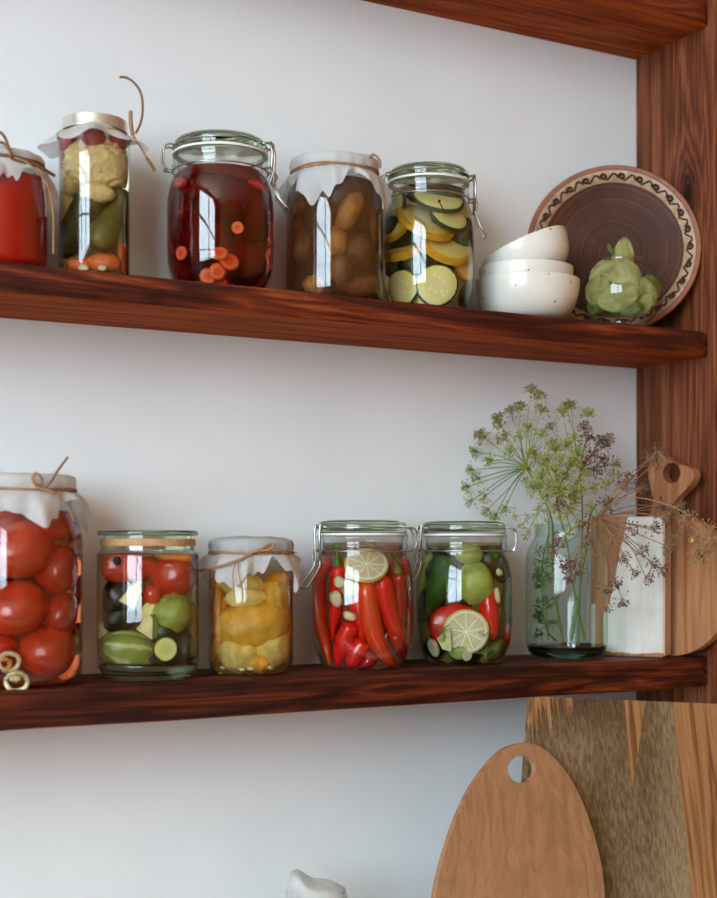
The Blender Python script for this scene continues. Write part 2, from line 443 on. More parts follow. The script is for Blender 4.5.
def pol(r, a, z): return Vector((r * math.cos(a), r * math.sin(a), z))
def clip_hardware(J, clamp, hinge, gasket_tint='gasket', open_bail=.42):
    """glass lid, rubber ring, and the wire bail; clamp / hinge: azimuth in the jar frame (0 = to the viewer's right, -pi/2 = towards the viewer)"""
    R, H, o = J.R, J.H, J.o
    lid = obj('lid', lathe(BM(), prof_scale([(0, .905), (.74, .905), (.78, .912), (.86, .912), (.875, .925), (.865, .945), (.872, .958), (.86, .978), (.82, .992), (.70, 1.0), (.5, .995), (0, .985)], R, H)), M['lid_glass'], o)
    obj('rubber_ring', lathe(BM(), prof_scale([(.80, .898), (.895, .896), (.905, .904), (.895, .911), (.80, .909), (.80, .898)], R, H)), M[gasket_tint], o)
    w = .00105
    obj('lid_wire', tube(BM(), ring_pts(.885*R, .948*H, 56), w*.75, 7, True), M['metal'], o)
    obj('neck_wire', tube(BM(), ring_pts(.895*R, .792*H, 56), w*.85, 7, True), M['metal'], o)
    def fr(az):    # local frame at an azimuth: outward, sideways
        return (lambda out, side, z: pol(R*(.9+out), az, z*H) + Vector((-math.sin(az), math.cos(az), 0)) * side * R)
    # hinge: a loop that links lid wire and neck wire, with a coil
    f = fr(hinge)
    loop = spline([f(-.02, -.13, .948), f(.06, -.13, .952), f(.17, -.12, .93), f(.19, -.11, .86), f(.13, -.10, .80), f(.0, -.12, .792)], 5)
    obj('hinge_loop', tube(BM(), loop, w, 7), M['metal'], o)
    loop = spline([f(-.02, .13, .948), f(.06, .13, .952), f(.15, .12, .93), f(.17, .11, .86), f(.12, .10, .80), f(.0, .12, .792)], 5)
    obj('hinge_loop', tube(BM(), loop, w, 7), M['metal'], o)
    obj('hinge_pin', tube(BM(), [f(.13, -.15, .80), f(.13, .15, .80)], w*1.5, 8), M['metal'], o)
    # clamp: a link from the lid wire down to the lever, and the lever (bail) hanging open
    f = fr(clamp)
    bar = spline([f(-.02, -.22, .948), f(.05, -.2, .95), f(.09, -.12, .955), f(.09, .12, .955), f(.05, .2, .95), f(-.02, .22, .948)], 5)
    obj('lid_bar', tube(BM(), bar, w*1.3, 7), M['metal'], o)
    lk = [f(.10, -.09, .965), f(.10, .09, .965), f(.13, .10, .90), f(.11, .09, .72), f(.10, 0, .705), f(.11, -.09, .72), f(.13, -.10, .90)]
    obj('clamp_link', tube(BM(), lk, w*1.25, 7, True), M['metal'], o)
    br = [f(0, -.17, .792), f(.10, -.16, .80), f(.16, -.14, .76), f(.10, -.13, .715), f(.10, .13, .715), f(.16, .14, .76), f(.10, .16, .80), f(0, .17, .792)]
    obj('clamp_bracket', tube(BM(), br, w*1.2, 7), M['dark_metal'], o)
    ob = open_bail
    bl = [f(.12, -.10, .73), f(.14, -.11, .69), f(ob*.6, -.13, .63), f(ob, -.14, .56), f(ob+.015, -.12, .548), f(ob+.015, .12, .548), f(ob, .14, .56), f(ob*.6, .13, .63), f(.14, .11, .69), f(.12, .10, .73)]
    obj('bail_lever', tube(BM(), bl, w*1.1, 7), M['metal'], o)

def cloth_bm(R, ztop, ztie, Rtie, flare, drop, seed, waves=9, dome=.004, corners=4, cangle=.4, m=14, n=160, clear=None):
    """a cloth square laid over a lid, gathered at the tie line, its skirt flaring and hanging in folds"""
    b = BM(); r_ = random.Random(seed); ph = [r_.uniform(0, 2*PI) for _ in range(6)]
    rows = []
    for k in range(7): rows.append(('cap', k / 6))
    for k in range(1, 6): rows.append(('side', k / 5))
    for k in range(1, m + 1): rows.append(('skirt', k / m))
    rings = []
    for typ, t in rows:
        if typ == 'cap' and t == 0: rings.append([b.verts.new((0, 0, ztop + dome))]); continue
        ring = []
        for i in range(n):
            a = 2*PI*i/n
            nz = mnoise.noise(Vector((math.cos(a)*2.2, math.sin(a)*2.2, seed)))
            fine = mnoise.noise(Vector((math.cos(a)*6, math.sin(a)*6, seed + 4)))
            pleat = math.sin(waves*a + ph[0] + 2.4*nz)
            pl2 = math.sin((waves*2.0+1)*a + ph[1] + 3*nz)
            if typ == 'cap':
                r = R * t; z = ztop + dome * (1 - t*t) + .0016 * mnoise.noise(Vector((r*math.cos(a)*70, r*math.sin(a)*70, seed))) - .002*t**8
            elif typ == 'side':
                e = t*t*(3-2*t)
                r = R * 1.0 + .0015*math.sin(PI*t) + (Rtie - R) * e + .0008 * pl2 * t; z = ztop - .002 + (ztie - ztop + .002) * t
            else:
                c = abs(math.cos(corners/2*(a - cangle))) ** 3
                L = drop * (.34 + .78 * c + .42 * fine)
                out = flare * (.65 + .5 * c) * (1 + .35*nz)
                e = t ** .8
                r = Rtie + out * math.sin(e*PI*.5) + t * .0055 * pleat + t * .0022 * pl2
                z = ztie - L * (t ** 1.35) - .001 + .0035 * t * math.sin(waves*a + ph[2]) 
                if clear: r = max(r, clear(z))
            ring.append(b.verts.new((r*math.cos(a), r*math.sin(a), z)))
        rings.append(ring)
    for a_, c_ in zip(rings, rings[1:]):
        for i in range(n):
            j = (i + 1) % n
            if len(a_) == 1: b.faces.new((a_[0], c_[i], c_[j]))
            else: b.faces.new((a_[i], c_[i], c_[j], a_[j]))
    return b
def add_cloth(J, mat, Rcap, ztop, ztie, Rtie, flare, drop, seed, **kw):
    return obj('cloth_cover', cloth_bm(Rcap, ztop, ztie, Rtie, flare, drop, seed, **kw), mat, J.o, angle=2.5)
def twine_ring(parent, r, z, turns=2, w=.0012, mat='twine', seed=0, name='twine'):
    b = BM()
    for k in range(turns):
        pts = [Vector((p.x, p.y, p.z + .0014 * k + .0008 * math.sin(3*i/8 + k*2 + seed))) * 1 for i, p in enumerate(ring_pts(r + .0006*(k % 2), z, 60))]
        tube(b, pts, w, 6, True)
    return obj(name, b, M[mat], parent)
def twine_tail(parent, pts, w=.0011, mat='twine', name='twine_end', k=6):
    return obj(name, tube(BM(), spline(pts, k), w, 7), M[mat], parent)

# ------------------------------------------------------------------ produce
KV = 1.14
def veg(J, name, label, cat, px, py, rx, rz, mat, k=1.0, roll=0.0, ry=None, amp=.05, freq=1.6, fn=None, grp=None, tilt=0, yaw=0, sub=3):
    if min(rx, rz) > 5: rx *= KV; rz *= KV
    lim = .93 * J.R / (J.s * J.cphi); a = px - J.px           # keep the piece inside the glass
    c_, s_ = abs(math.cos(math.radians(roll))), abs(math.sin(math.radians(roll))); ex = (rx*c_ + rz*s_) * (1 + amp*.5)
    lo, hi = max(a - ex, -lim), min(a + ex, lim)
    if hi - lo < 2*ex - .01: f = max(.35, (hi - lo) / (2*ex)); rx *= f if c_ > .7 else 1; rz *= f if c_ <= .7 else 1; a = (lo + hi) / 2
    px = J.px + a
    rmin = (min(rx, rz) if ry is None else ry) * .92
    am, rin = a * J.s * J.cphi, .935 * J.R
    edge = min(math.sqrt(max(0, rin**2 - am**2)) - rmin*J.s, math.sqrt(max(0, rin**2 - (abs(am) + .62*rx*J.s)**2)) - rmin*J.s*.78)
    b = max(edge, -.2*J.R) * (k if edge > 0 else 1)
    D = J.D - b * J.cphi; s = D / F
    p = at_depth(px, py, D); zlo = J.z + .05*J.H + rz*s*c_ + (rx*s*s_)
    if p.z < zlo: p.z = min(zlo, p.z + .006)
    o = obj(name, J.press(blob(BM(), rx*s, rmin*s, rz*s, amp, freq, px*.13+py*.07, sub, fn=fn), p, (tilt, math.radians(roll), J.yaw + yaw)), mat, angle=3)
    set_frame(o, p, (tilt, math.radians(roll), J.yaw + yaw)); tag(o, label, cat, grp); return o
def slice_(J, name, label, cat, px, py, r, th, face, rind, k=1.0, pitch=0, roll=0, yaw=0, grp=None, rindname='rind', squash=1.0, arc=None):
    p, s = J.at(px, py, r*J.s*.25, k)
    R = r * s; T = th * s
    Mx = Matrix.Rotation(PI/2, 4, 'X') @ Matrix.Scale(1, 4)
    o = obj(name, lathe(BM(), [(0, T/2), (R*.5, T/2), (R*.93, T/2), (R*.975, T*.36), (R*.975, -T*.36), (R*.93, -T/2), (0, -T/2)], 40, Mx), face(name + '_flesh', R), angle=.9)
    if rind:
        obj(rindname, lathe(BM(), [(R*.955, T*.44), (R*.985, T*.40), (R, 0), (R*.985, -T*.40), (R*.955, -T*.44)], 40, Mx), rind, o)
    set_frame(o, p, (math.radians(pitch), math.radians(roll), J.yaw + math.radians(yaw))); o.scale = (1, 1, squash); J.push_in(o)
    tag(o, label, cat, grp); return o
def pod(J, name, label, cat, pts, hw, mat, k=1.0, stem=None, stem_mat=None, grp=None, blunt=.25, tipr=.12, n=14, bumps=0):
    """a long pod or cucumber along a pixel path inside the jar"""
    hw *= 1.14
    P = [J.at(x, y, hw*J.s, k)[0] for x, y in pts]; s = J.at(*pts[0], hw*J.s, k)[1]
    W = spline(P, 7); o0 = W[0].copy(); r0 = hw * s
    def R(t):
        a = min(1, math.sqrt(max(0, 1 - (1 - min(t/blunt, 1))**2)) + .02)
        b = 1 - (1 - tipr) * max(0, (t - .35) / .65) ** 1.6
        if t > .985: b *= .45
        return r0 * a * b
    b = tube(BM(), [q - o0 for q in W], R, n)
    if bumps:
        for v in b.verts: v.co += v.co.normalized()*0 + Vector([bumps * mnoise.noise(v.co*400 + Vector((i*9, px_seed(pts), 0))) for i in range(3)])
    o = obj(name, J.press(b, o0, (0, 0, 0)), mat, angle=1.2); o.location = o0; tag(o, label, cat, grp)
    if stem:
        Q = spline([J.at(x, y, hw*J.s, k)[0] - o0 for x, y in stem], 5)
        obj('stem', tube(BM(), Q, lambda t: r0 * (.62 - .38*min(1, t*2.2)) , 10), stem_mat, o)
    return o
def px_seed(pts): return pts[0][0] * .37 + pts[0][1] * .11
# ------------------------------------------------------------------ produce materials
GAIN = (1.45, 1.3, 1.05)
V = dict(
    tomato=m_plain('tomato_skin', C(160, 36, 20), .28, .16, 30, 0, .3), tomato2=m_plain('tomato_skin_orange', C(174, 52, 28), .28, .18, 30, 0, .3),
    cherry=m_plain('dark_cherry_tomato', C(150, 20, 18), .3, .2, 40),
    chili=m_plain('red_chili', C(222, 20, 11), .25, .12, 30, 0, .4), chili_o=m_plain('orange_red_chili', C(238, 62, 24), .25, .1, 30, 0, .4),
    chili_d=m_plain('dark_red_chili', C(150, 10, 12), .28, .15, 30, 0, .3), stem=m_plain('green_stem', C(74, 118, 34), .5, .2, 60),
    squash=m_plain('yellow_squash', C(234, 160, 58), .45, .14, 70, .3, 0, .3), squash_p=m_plain('pale_squash', C(230, 184, 108), .5, .12, 80, .4),
    squash_o=m_plain('amber_squash', C(200, 132, 34), .45, .16, 70, .3),
    cauli=m_plain('cauliflower', C(238, 190, 142), .6, .12, 110, .7), gherkin=m_plain('olive_gherkin', C(58, 60, 22), .45, .3, 55, .5),
    gherkin_l=m_plain('light_olive_gherkin', C(92, 92, 36), .45, .25, 45, .5), cuke=m_plain('green_cucumber', C(46, 92, 30), .4, .35, 60, .6),
    cuke_d=m_plain('dark_green_cucumber', C(22, 44, 18), .4, .3, 60, .6), cuke_l=m_plain('light_green_cucumber', C(142, 164, 76), .4, .22, 50, .3),
    carrot=m_plain('carrot', C(226, 104, 40), .45, .15, 120, .3), garlic=m_plain('garlic', C(222, 206, 178), .45, .08, 90, .2, 0, .5, ),
    aub=m_plain('aubergine_skin', C(20, 18, 16), .35, .3, 60), pale=m_plain('pale_flesh', C(214, 206, 160), .5, .1, 120, .4),
    beet=m_plain('beet', C(84, 5, 7), .85, .3, 40, 0, 0, 0, .08), red_glow_and_skin=m_plain('red_glow_and_carrot_skin', C(190, 24, 20), .35, .2, 60),
    yellow=m_plain('yellow_peel', C(226, 158, 40), .4, .12, 70, .2), orange_p=m_plain('orange_pepper', C(232, 128, 34), .4, .12, 60),
    mush=m_plain('brown_pickle', C(132, 88, 48), .5, .25, 60, .4), mush_l=m_plain('tan_pickle', C(196, 142, 74), .5, .2, 60, .4),
    clove=m_plain('dark_clove', C(40, 26, 16), .7, .2, 200), herb=m_plain('herb_green', C(78, 104, 40), .6, .25, 120), herb_l=m_plain('pale_herb', C(140, 150, 96), .6, .2, 120),
    rind_g=m_plain('dark_green_rind', C(34, 56, 22), .4, .3, 90), rind_y=m_plain('yellow_rind', C(230, 160, 44), .4, .1, 90), rind_lg=m_plain('light_green_rind', C(96, 130, 48), .4, .2, 90),
    onion=m_plain('white_onion', C(226, 200, 172), .4, .1, 60), onion_p=m_plain('peach_onion', C(222, 150, 104), .4, .1, 60),
    lemon_rind=m_plain('lemon_rind', C(220, 190, 84), .45, .1, 120, .3),
)
GAIN = (1, 1, 1)
F_zuc = lambda nm, R: m_slice(nm, R, C(60, 90, 36), C(216, 212, 144), C(212, 206, 152), .5)
F_yel = lambda nm, R: m_slice(nm, R, C(228, 160, 46), C(228, 204, 118), C(222, 206, 150), .3, .80)
F_car = lambda nm, R: m_slice(nm, R, C(206, 72, 26), C(232, 136, 60), C(226, 84, 40), 0, .85)
F_cuk = lambda nm, R: m_slice(nm, R, C(120, 150, 60), C(204, 212, 146), C(190, 204, 120), .4, .88)
F_lem = lambda nm, R: m_lemon(nm, R)
def star(d):      # the dimple round a stalk
    return 1 - .10 * max(0, d.z - .8) / .2
def lobes(nl, dep, flat=1):
    return lambda d: 1 + dep * math.cos(nl * math.atan2(d.y, d.x)) * (1 - abs(d.z)) 
def scal(nl, dep):  # scalloped edge, seen from the side: lobes round the vertical axis
    return lambda d: (1 + dep * abs(math.cos(nl/2 * math.atan2(d.y, d.x))) * math.sqrt(max(0, 1 - d.z*d.z))) * (1 + .10*math.exp(-((d.z)/.25)**2))
def knob(d): return .95 + .30*abs(mnoise.noise(d*3.6)) + .13*abs(mnoise.noise(d*9))

def zc(ox, oy, s): return lambda x, y: (ox + x / s, oy + y / s)
W2Y = -.070

# =================================================================== 1 jar of red sauce
J = Jar('sauce_jar', 'jar of smooth red sauce under a twine tied white cloth', -3, 51, W2Y, Z2, 145, None)
ST = [(0, 0), (.82, 0), (.92, .02), (.98, .07), (1, .12), (1, .74), (.985, .80), (.93, .85), (.86, .885), (.84, .90), (.84, .96), (.81, .96), (.81, .88)]
ST_IN = [(0, .03), (.86, .03), (.94, .06), (.965, .12), (.965, .74), (.95, .79), (.89, .84), (.82, .88)]
glass_body(J, ST, ST_IN)
t = NT('red_sauce'); nn = t.noise(t.obco(), 30, 3)
sauce = t.pbr(Base_Color=t.ramp(nn, [(.3, C(140, 8, 4)), (.7, C(166, 16, 7))]), Roughness=.3)
brine(J, ST_IN, .80, sauce, 'sauce')
add_cloth(J, M['cloth'], J.R*.93, J.H, J.H*.90, J.R*.90, .009, .036, 3, waves=8, cangle=-.35, clear=lambda z: J.R*1.02)
twine_ring(J.o, J.R*.935, J.H*.895, 3, .0013, 'dark_twine', 1)
r, zt = J.R, J.H*.9
twine_tail(J.o, [(-.3*r, -.92*r, zt), (.05*r, -1.0*r, zt+.012), (.25*r, -1.05*r, zt+.004), (.3*r, -.98*r, zt-.002), (.75*r, -.8*r, zt-.004), (1.12*r, -.42*r, zt-.008)], .0016, 'dark_twine')
twine_tail(J.o, [(.3*r, -.98*r, zt), (.62*r, -.98*r, zt-.006), (.95*r, -.80*r, zt-.02), (1.08*r, -.72*r, zt-.045), (1.09*r, -.72*r, zt-.085)], .0010, 'twine')
twine_tail(J.o, [(.28*r, -1.0*r, zt), (.12*r, -1.06*r, zt+.018), (-.1*r, -1.05*r, zt+.02), (-.25*r, -1.0*r, zt+.003)], .0014, 'dark_twine', 'twine_bow')

# =================================================================== 2 tall cauliflower jar
J = Jar('pickle_jar', 'tall narrow jar of cauliflower and gherkins with a pale metal lid', 94.5, 35.7, W2Y, Z2, 112)
TALL = [(0, 0), (.86, 0), (.95, .012), (1, .035), (1, .86), (.99, .885), (.94, .905), (.90, .915), (.90, .95), (.87, .95), (.87, .91)]
TALL_IN = [(0, .01), (.88, .01), (.95, .04), (.955, .86), (.94, .885), (.89, .905)]
glass_body(J, TALL, TALL_IN); brine(J, TALL_IN, .905, m_brine('amber_brine', (2, 5, 10)))
obj('lid', lathe(BM(), prof_scale([(0, .995), (.7, .995), (.85, 1.0), (.91, .995), (.925, .975), (.925, .935), (.935, .93), (.925, .925), (.88, .925)], J.R, J.H)), M['gold_lid'], J.o)
r, zt = J.R, J.h(130)
add_cloth(J, M['sheer'], J.R*.90, J.h(131), J.h(134), J.R*.99, .022, .024, 11, waves=7, cangle=-.5, dome=-.003) if False else None
b = BM(); n = 150; rings = []
for q in range(12):
    tq = q / 11; ring = []
    for i in range(n):
        a = 2*PI*i/n; c = abs(math.cos(2*(a + .35))) ** 2
        nz = mnoise.noise(Vector((math.cos(a)*2, math.sin(a)*2, 5.5)))
        fl = .004 + .017*c*(1+.5*nz)
        rr = r*1.01 + fl*tq**.9 + .0022*tq*math.sin(11*a+3*nz)
        z = zt + .004 - tq*(.006+.010*c) + .004*tq*math.sin(7*a+2*nz) + .003*math.sin(3*a)*(1-tq)
        ring.append(b.verts.new((rr*math.cos(a), rr*math.sin(a), z)))
    rings.append(ring)
for a_, c_ in zip(rings, rings[1:]):
    for i in range(n): b.faces.new((a_[i], c_[i], c_[(i+1) % n], a_[(i+1) % n]))
obj('cloth_frill', b, M['sheer'], J.o, angle=2.5)
twine_ring(J.o, r*1.02, zt+.001, 1, .0011, 'twine', 2)
def jl(px, py, away=-.9):   # a pixel near this jar as a point in its frame
    k_ = (J.D + away*J.R*J.cphi)/F
    return Vector(((px - J.px)*k_*J.cphi, away*J.R, CAM.z + (HY - py)*k_ - J.z))
e = [jl(136, 131, -.2), jl(141, 120, -.25), jl(143, 105, -.3), jl(141, 90, -.3), jl(134, 80, -.3), jl(126, 75.5, -.3), jl(119.5, 75.5, -.3)]
twine_tail(J.o, e, .0012, 'dark_twine')
twine_tail(J.o, [jl(133, 133, -.25), jl(131, 122, -.28), jl(130.5, 109, -.28)], .0021, 'twine', k=4)
twine_tail(J.o, [jl(146.5, 155, -.3), jl(151, 161, -.32), jl(155, 168, -.3)], .0016, 'dark_twine', k=4)
twine_tail(J.o, [jl(133, 133, -.3), jl(139, 142, -.32), jl(146.5, 155, -.3)], .0009, 'twine', k=4)
z = zc(0, 50, 3.456)
JT = 'in the tall narrow jar'
for i, (x, y, rr) in enumerate([(240, 318, 9.5), (322, 306, 10), (405, 312, 9.5)]):
    veg(J, 'cherry_tomato', ['dark cherry tomato at top left', 'dark cherry tomato at top middle', 'dark cherry tomato at top right'][i] + ' ' + JT, 'tomato', *z(x, y), rr, rr, V['cherry'], k=.9, grp='cherry tomatoes in the tall jar')
veg(J, 'cherry_tomato', 'small red tomato left of the big cauliflower floret ' + JT, 'tomato', *z(228, 385), 6.5, 7.5, V['cherry'], k=.9, grp='cherry tomatoes in the tall jar')
CF = 'cauliflower florets in the tall jar'
veg(J, 'cauliflower_floret', 'biggest cauliflower floret, high ' + JT, 'cauliflower', *z(350, 402), 29, 22, V['cauli'], k=1, fn=knob, ry=20, amp=0, grp=CF, sub=5)
veg(J, 'cauliflower_floret', 'cauliflower floret under the biggest one on the left ' + JT, 'cauliflower', *z(250, 462), 11, 13, V['cauli'], k=.95, fn=knob, amp=0, grp=CF, sub=4)
veg(J, 'cauliflower_floret', 'lowest small cauliflower floret beside the dark gherkin ' + JT, 'cauliflower', *z(238, 545), 8.5, 13, V['cauli'], k=.95, fn=knob, amp=0, grp=CF, sub=4)
veg(J, 'cauliflower_floret', 'small cauliflower floret just above the gherkins ' + JT, 'cauliflower', *z(335, 497), 14, 8, V['cauli'], k=.9, fn=knob, amp=0, grp=CF, sub=4)
GH = 'gherkins in the tall jar'
pod(J, 'gherkin', 'dark olive gherkin leaning right, lower left ' + JT, 'gherkin', [z(222, 715), z(262, 640), z(300, 560), z(318, 505)], 14, V['gherkin'], k=.95, grp=GH, tipr=.8, blunt=.3)
pod(J, 'gherkin', 'middle olive gherkin leaning right ' + JT, 'gherkin', [z(322, 690), z(352, 640), z(395, 560), z(432, 490)], 13, V['gherkin_l'], k=.9, grp=GH, tipr=.8, blunt=.3)
pod(J, 'gherkin', 'light olive gherkin along the right side ' + JT, 'gherkin', [z(400, 715), z(412, 650), z(425, 590), z(430, 530)], 11, V['gherkin_l'], k=.7, grp=GH, tipr=.8, blunt=.3)
CR = 'carrot pieces in the tall jar'
for i, (x, y, a, b_) in enumerate([(280, 742, 12, 6), (362, 735, 14, 8), (428, 700, 7, 9), (432, 757, 6, 6)]):
    veg(J, 'carrot_piece', ['orange carrot piece at bottom left', 'widest orange carrot piece at the bottom', 'orange carrot piece at right above another', 'lowest right orange carrot piece'][i] + ' ' + JT, 'carrot', *z(x, y), a, b_, V['carrot'], k=1, amp=.25, grp=CR)
veg(J, 'garlic_clove', 'white garlic clove on the bottom ' + JT, 'garlic', *z(290, 764), 5, 3.4, V['garlic'], k=1)
veg(J, 'garlic_clove', 'white garlic clove under the widest carrot piece ' + JT, 'garlic', *z(352, 768), 4.5, 3, V['garlic'], k=1)

# =================================================================== 3 red clip jar
J = Jar('clip_jar', 'clip top jar of dark red beet pickle with carrot slices', 220.5, 53.5, W2Y, Z2, 127.5, 'clip top jars')
glass_body(J, CLIP, CLIP_IN); brine(J, CLIP_IN, .785, m_brine('beet_brine', (4, 42, 38)))
clip_hardware(J, -.30, PI + .12, 'gasket', .36)
z = zc(140, 110, 4.48); BJ = 'in the dark red beet jar'
BT = 'beet chunks in the beet jar'
for i, (x, y, a, b_, roll) in enumerate([(190, 480, 16, 26, 10), (400, 430, 24, 22, 0), (520, 470, 17, 26, -8), (300, 600, 20, 26, 20), (480, 690, 22, 17, 30), (190, 720, 16, 14, 0), (300, 372, 26, 12, 5)]):
    veg(J, 'beet_chunk', 'dark red beet chunk ' + ['on the left side', 'in the upper middle', 'on the right side', 'in the middle', 'low on the right', 'low on the left', 'highest'][i] + ' ' + BJ, 'beet', *z(x, y), a, b_, V['beet'], k=.38, roll=roll, amp=.2, grp=BT)
veg(J, 'brine_glow', 'painted red reflection of the brine surface at the left shoulder ' + BJ, 'onion', *z(195, 338), 12, 5, V['red_glow_and_skin'], k=.97, roll=6, amp=.1, ry=5)  # glow of the liquid surface, modelled as bright red lumps at both shoulders
veg(J, 'brine_glow', 'painted red reflection of the brine surface at the right shoulder ' + BJ, 'onion', *z(528, 345), 13, 4.5, V['red_glow_and_skin'], k=.97, roll=12, amp=.1, ry=5)
CS = 'carrot slices in the beet jar'
for x, y, rr, yw, pt, lab in [(437, 528, 6.3, 6, 5, 'highest round carrot slice'), (197, 642, 7, -38, 0, 'round carrot slice by the left glass'), (358, 642, 8, 0, -30, 'pale carrot slice above the lowest cluster'), (293, 738, 8.2, 0, 0, 'ring like carrot slice, lowest on the left'),
                           (342, 718, 8.4, 10, 15, 'carrot slice tucked behind the ring like one'), (362, 768, 7, 0, -35, 'red carrot slice at the very bottom'), (402, 676, 10, 15, -25, 'largest reddish carrot slice'), (566, 560, 10.5, 48, 0, 'tall carrot slice against the right glass'), (582, 668, 10.5, 55, 0, 'lower carrot slice against the right glass')]:
    slice_(J, 'carrot_slice', lab + ' ' + BJ, 'carrot', *z(x, y), rr, 3.2, F_car, V['carrot'] if 'red' not in lab else V['red_glow_and_skin'], k=1.02, pitch=pt, yaw=yw, grp=CS, rindname='skin')

# =================================================================== 4 cloth covered brown jar
J = Jar('pickle_jar', 'wide jar of cloudy brown brine under a ragged white cloth', 334.5, 48.7, W2Y, Z2, 148.5)
WID = [(0, 0), (.82, 0), (.92, .015), (.98, .05), (1, .10), (1, .66), (.99, .72), (.95, .775), (.88, .82), (.84, .845), (.84, .96), (.81, .96), (.81, .85)]
WID_IN = [(0, .012), (.80, .012), (.92, .04), (.965, .10), (.965, .66), (.955, .71), (.92, .76), (.86, .80), (.80, .83)]
glass_body(J, WID, WID_IN); brine(J, WID_IN, .83, m_brine('cloudy_brown_brine', (9, 19, 32), .25, (.14, .068, .028)))
add_cloth(J, M['cloth'], J.R*.91, J.h(149), J.h(164.5), J.R*.87, .013, .034, 21, waves=8, cangle=1.2, clear=outer_r(J, WID), dome=.003)
twine_ring(J.o, J.R*.89, J.h(163.5), 2, .0011, 'twine', 3)
twine_tail(J.o, [jl(366, 164, -.5), jl(370, 156, -.6), jl(375, 155, -.6), jl(380, 161, -.55), jl(380, 168, -.5)], .0013, 'twine', 'twine_bow')
z = zc(270, 130, 4.99); WJ = 'in the cloudy brown jar'
MS = 'vegetable pieces in the brown jar'
for i, (x, y, a, b_, roll, mt, lab) in enumerate([(392, 410, 9, 20, 25, 'mush_l', 'long tan slanting pickled piece near the top'), (225, 770, 10, 8, 0, 'mush_l', 'round tan pickled piece at bottom left'), (155, 385, 7, 11, 20, 'mush', 'brown pickled piece near the left shoulder'), (430, 600, 13, 15, 0, 'mush', 'brown pickled piece in the middle'),
     (345, 690, 9, 14, -10, 'mush', 'brown pickled piece standing low in the middle'), (180, 590, 10, 15, 10, 'mush', 'brown pickled piece by the left side'), (450, 770, 16, 9, 0, 'mush', 'wide brown pickled piece low on the right'), (510, 480, 7, 17, -6, 'mush', 'brown pickled piece by the right side'), (330, 560, 9, 13, 0, 'mush_l', 'tan pickled piece behind the window glint')]):
    veg(J, 'pickled_piece', lab + ' ' + WJ, 'pickle', *z(x, y), a, b_, V[mt], k=.96, roll=roll, amp=.22, freq=1.5, grp=MS)

# =================================================================== 5 zucchini clip jar
J = Jar('clip_jar', 'clip top jar of zucchini slices and yellow squash beside the white bowls', 428.5, 45.7, W2Y, Z2, 159.5, 'clip top jars')
glass_body(J, CLIP, CLIP_IN); brine(J, CLIP_IN, .85, m_brine('clear_brine', (1.5, 2.5, 7)))
clip_hardware(J, .12, PI + .35, 'gasket', .34)
z = zc(370, 140, 4.99); ZJ = 'in the zucchini jar'
ZS, YS = 'zucchini slices in the zucchini jar', 'yellow squash slices in the zucchini jar'
slice_(J, 'zucchini_slice', 'largest round zucchini slice facing out, bottom middle ' + ZJ, 'zucchini', *z(360, 720), 20.5, 5, F_zuc, V['rind_g'], k=1.05, grp=ZS)
slice_(J, 'zucchini_slice', 'round zucchini slice facing out, bottom left ' + ZJ, 'zucchini', *z(150, 735), 17.5, 4, F_zuc, V['rind_g'], k=.9, yaw=-30, grp=ZS)
slice_(J, 'zucchini_slice', 'half hidden zucchini slice at the bottom between the two round ones ' + ZJ, 'zucchini', *z(280, 795), 12, 5, F_zuc, V['rind_g'], k=.5, yaw=-10, grp=ZS)
slice_(J, 'zucchini_slice', 'uppermost zucchini slice holding a dark clove ' + ZJ, 'zucchini', *z(335, 316), 24, 5, F_zuc, V['rind_g'], k=.5, pitch=-58, roll=14, grp=ZS)
slice_(J, 'zucchini_slice', 'tilted zucchini slice just under the uppermost one ' + ZJ, 'zucchini', *z(385, 398), 19, 4.5, F_zuc, V['rind_g'], k=.78, pitch=-50, roll=24, yaw=10, grp=ZS)
slice_(J, 'zucchini_slice', 'zucchini slice seen edge on by the left shoulder ' + ZJ, 'zucchini', *z(105, 335), 14, 5, F_zuc, V['rind_g'], k=.9, yaw=-60, roll=20, grp=ZS)
slice_(J, 'squash_slice', 'long yellow squash slice sloping down to the right ' + ZJ, 'squash', *z(265, 425), 28, 6, F_yel, V['rind_y'], k=.55, pitch=-60, roll=30, grp=YS)
slice_(J, 'squash_slice', 'pale squash slice at the left under the long one ' + ZJ, 'squash', *z(120, 440), 17, 6, F_yel, V['rind_y'], k=.7, pitch=-35, roll=-28, yaw=-28, grp=YS)
slice_(J, 'squash_slice', 'orange yellow squash slice with a clove, left middle ' + ZJ, 'squash', *z(140, 560), 21, 9, F_yel, V['rind_y'], k=.55, pitch=-68, roll=-10, grp=YS)
slice_(J, 'squash_slice', 'broad cream and yellow squash slice right of the middle ' + ZJ, 'squash', *z(385, 555), 24, 7, F_yel, V['rind_y'], k=.6, pitch=-52, roll=18, yaw=6, grp=YS)
slice_(J, 'squash_slice', 'yellow squash slice upright by the right side ' + ZJ, 'squash', *z(478, 400), 15, 6, F_yel, V['rind_y'], k=.85, yaw=52, roll=-18, grp=YS)
slice_(J, 'squash_slice', 'yellow squash slice low on the right behind the largest zucchini ' + ZJ, 'squash', *z(468, 640), 13, 6, F_yel, V['rind_y'], k=.7, yaw=40, grp=YS)
DZ = 'zucchini ends in the zucchini jar'
for x, y, a, b_, lab in [(330, 470, 15, 12, 'dark green zucchini end deep behind the glint'), (160, 480, 15, 17, 'dark green zucchini end deep on the left'), (440, 480, 14, 15, 'dark green zucchini end deep on the right'), (300, 640, 18, 10, 'widest dark green zucchini end above the round slices'), (330, 300, 22, 11, 'dark green zucchini end deep under the lid')]:
    veg(J, 'zucchini_end', lab + ' ' + ZJ, 'zucchini', *z(x, y), a, b_, V['rind_g'], k=.12, grp=DZ)
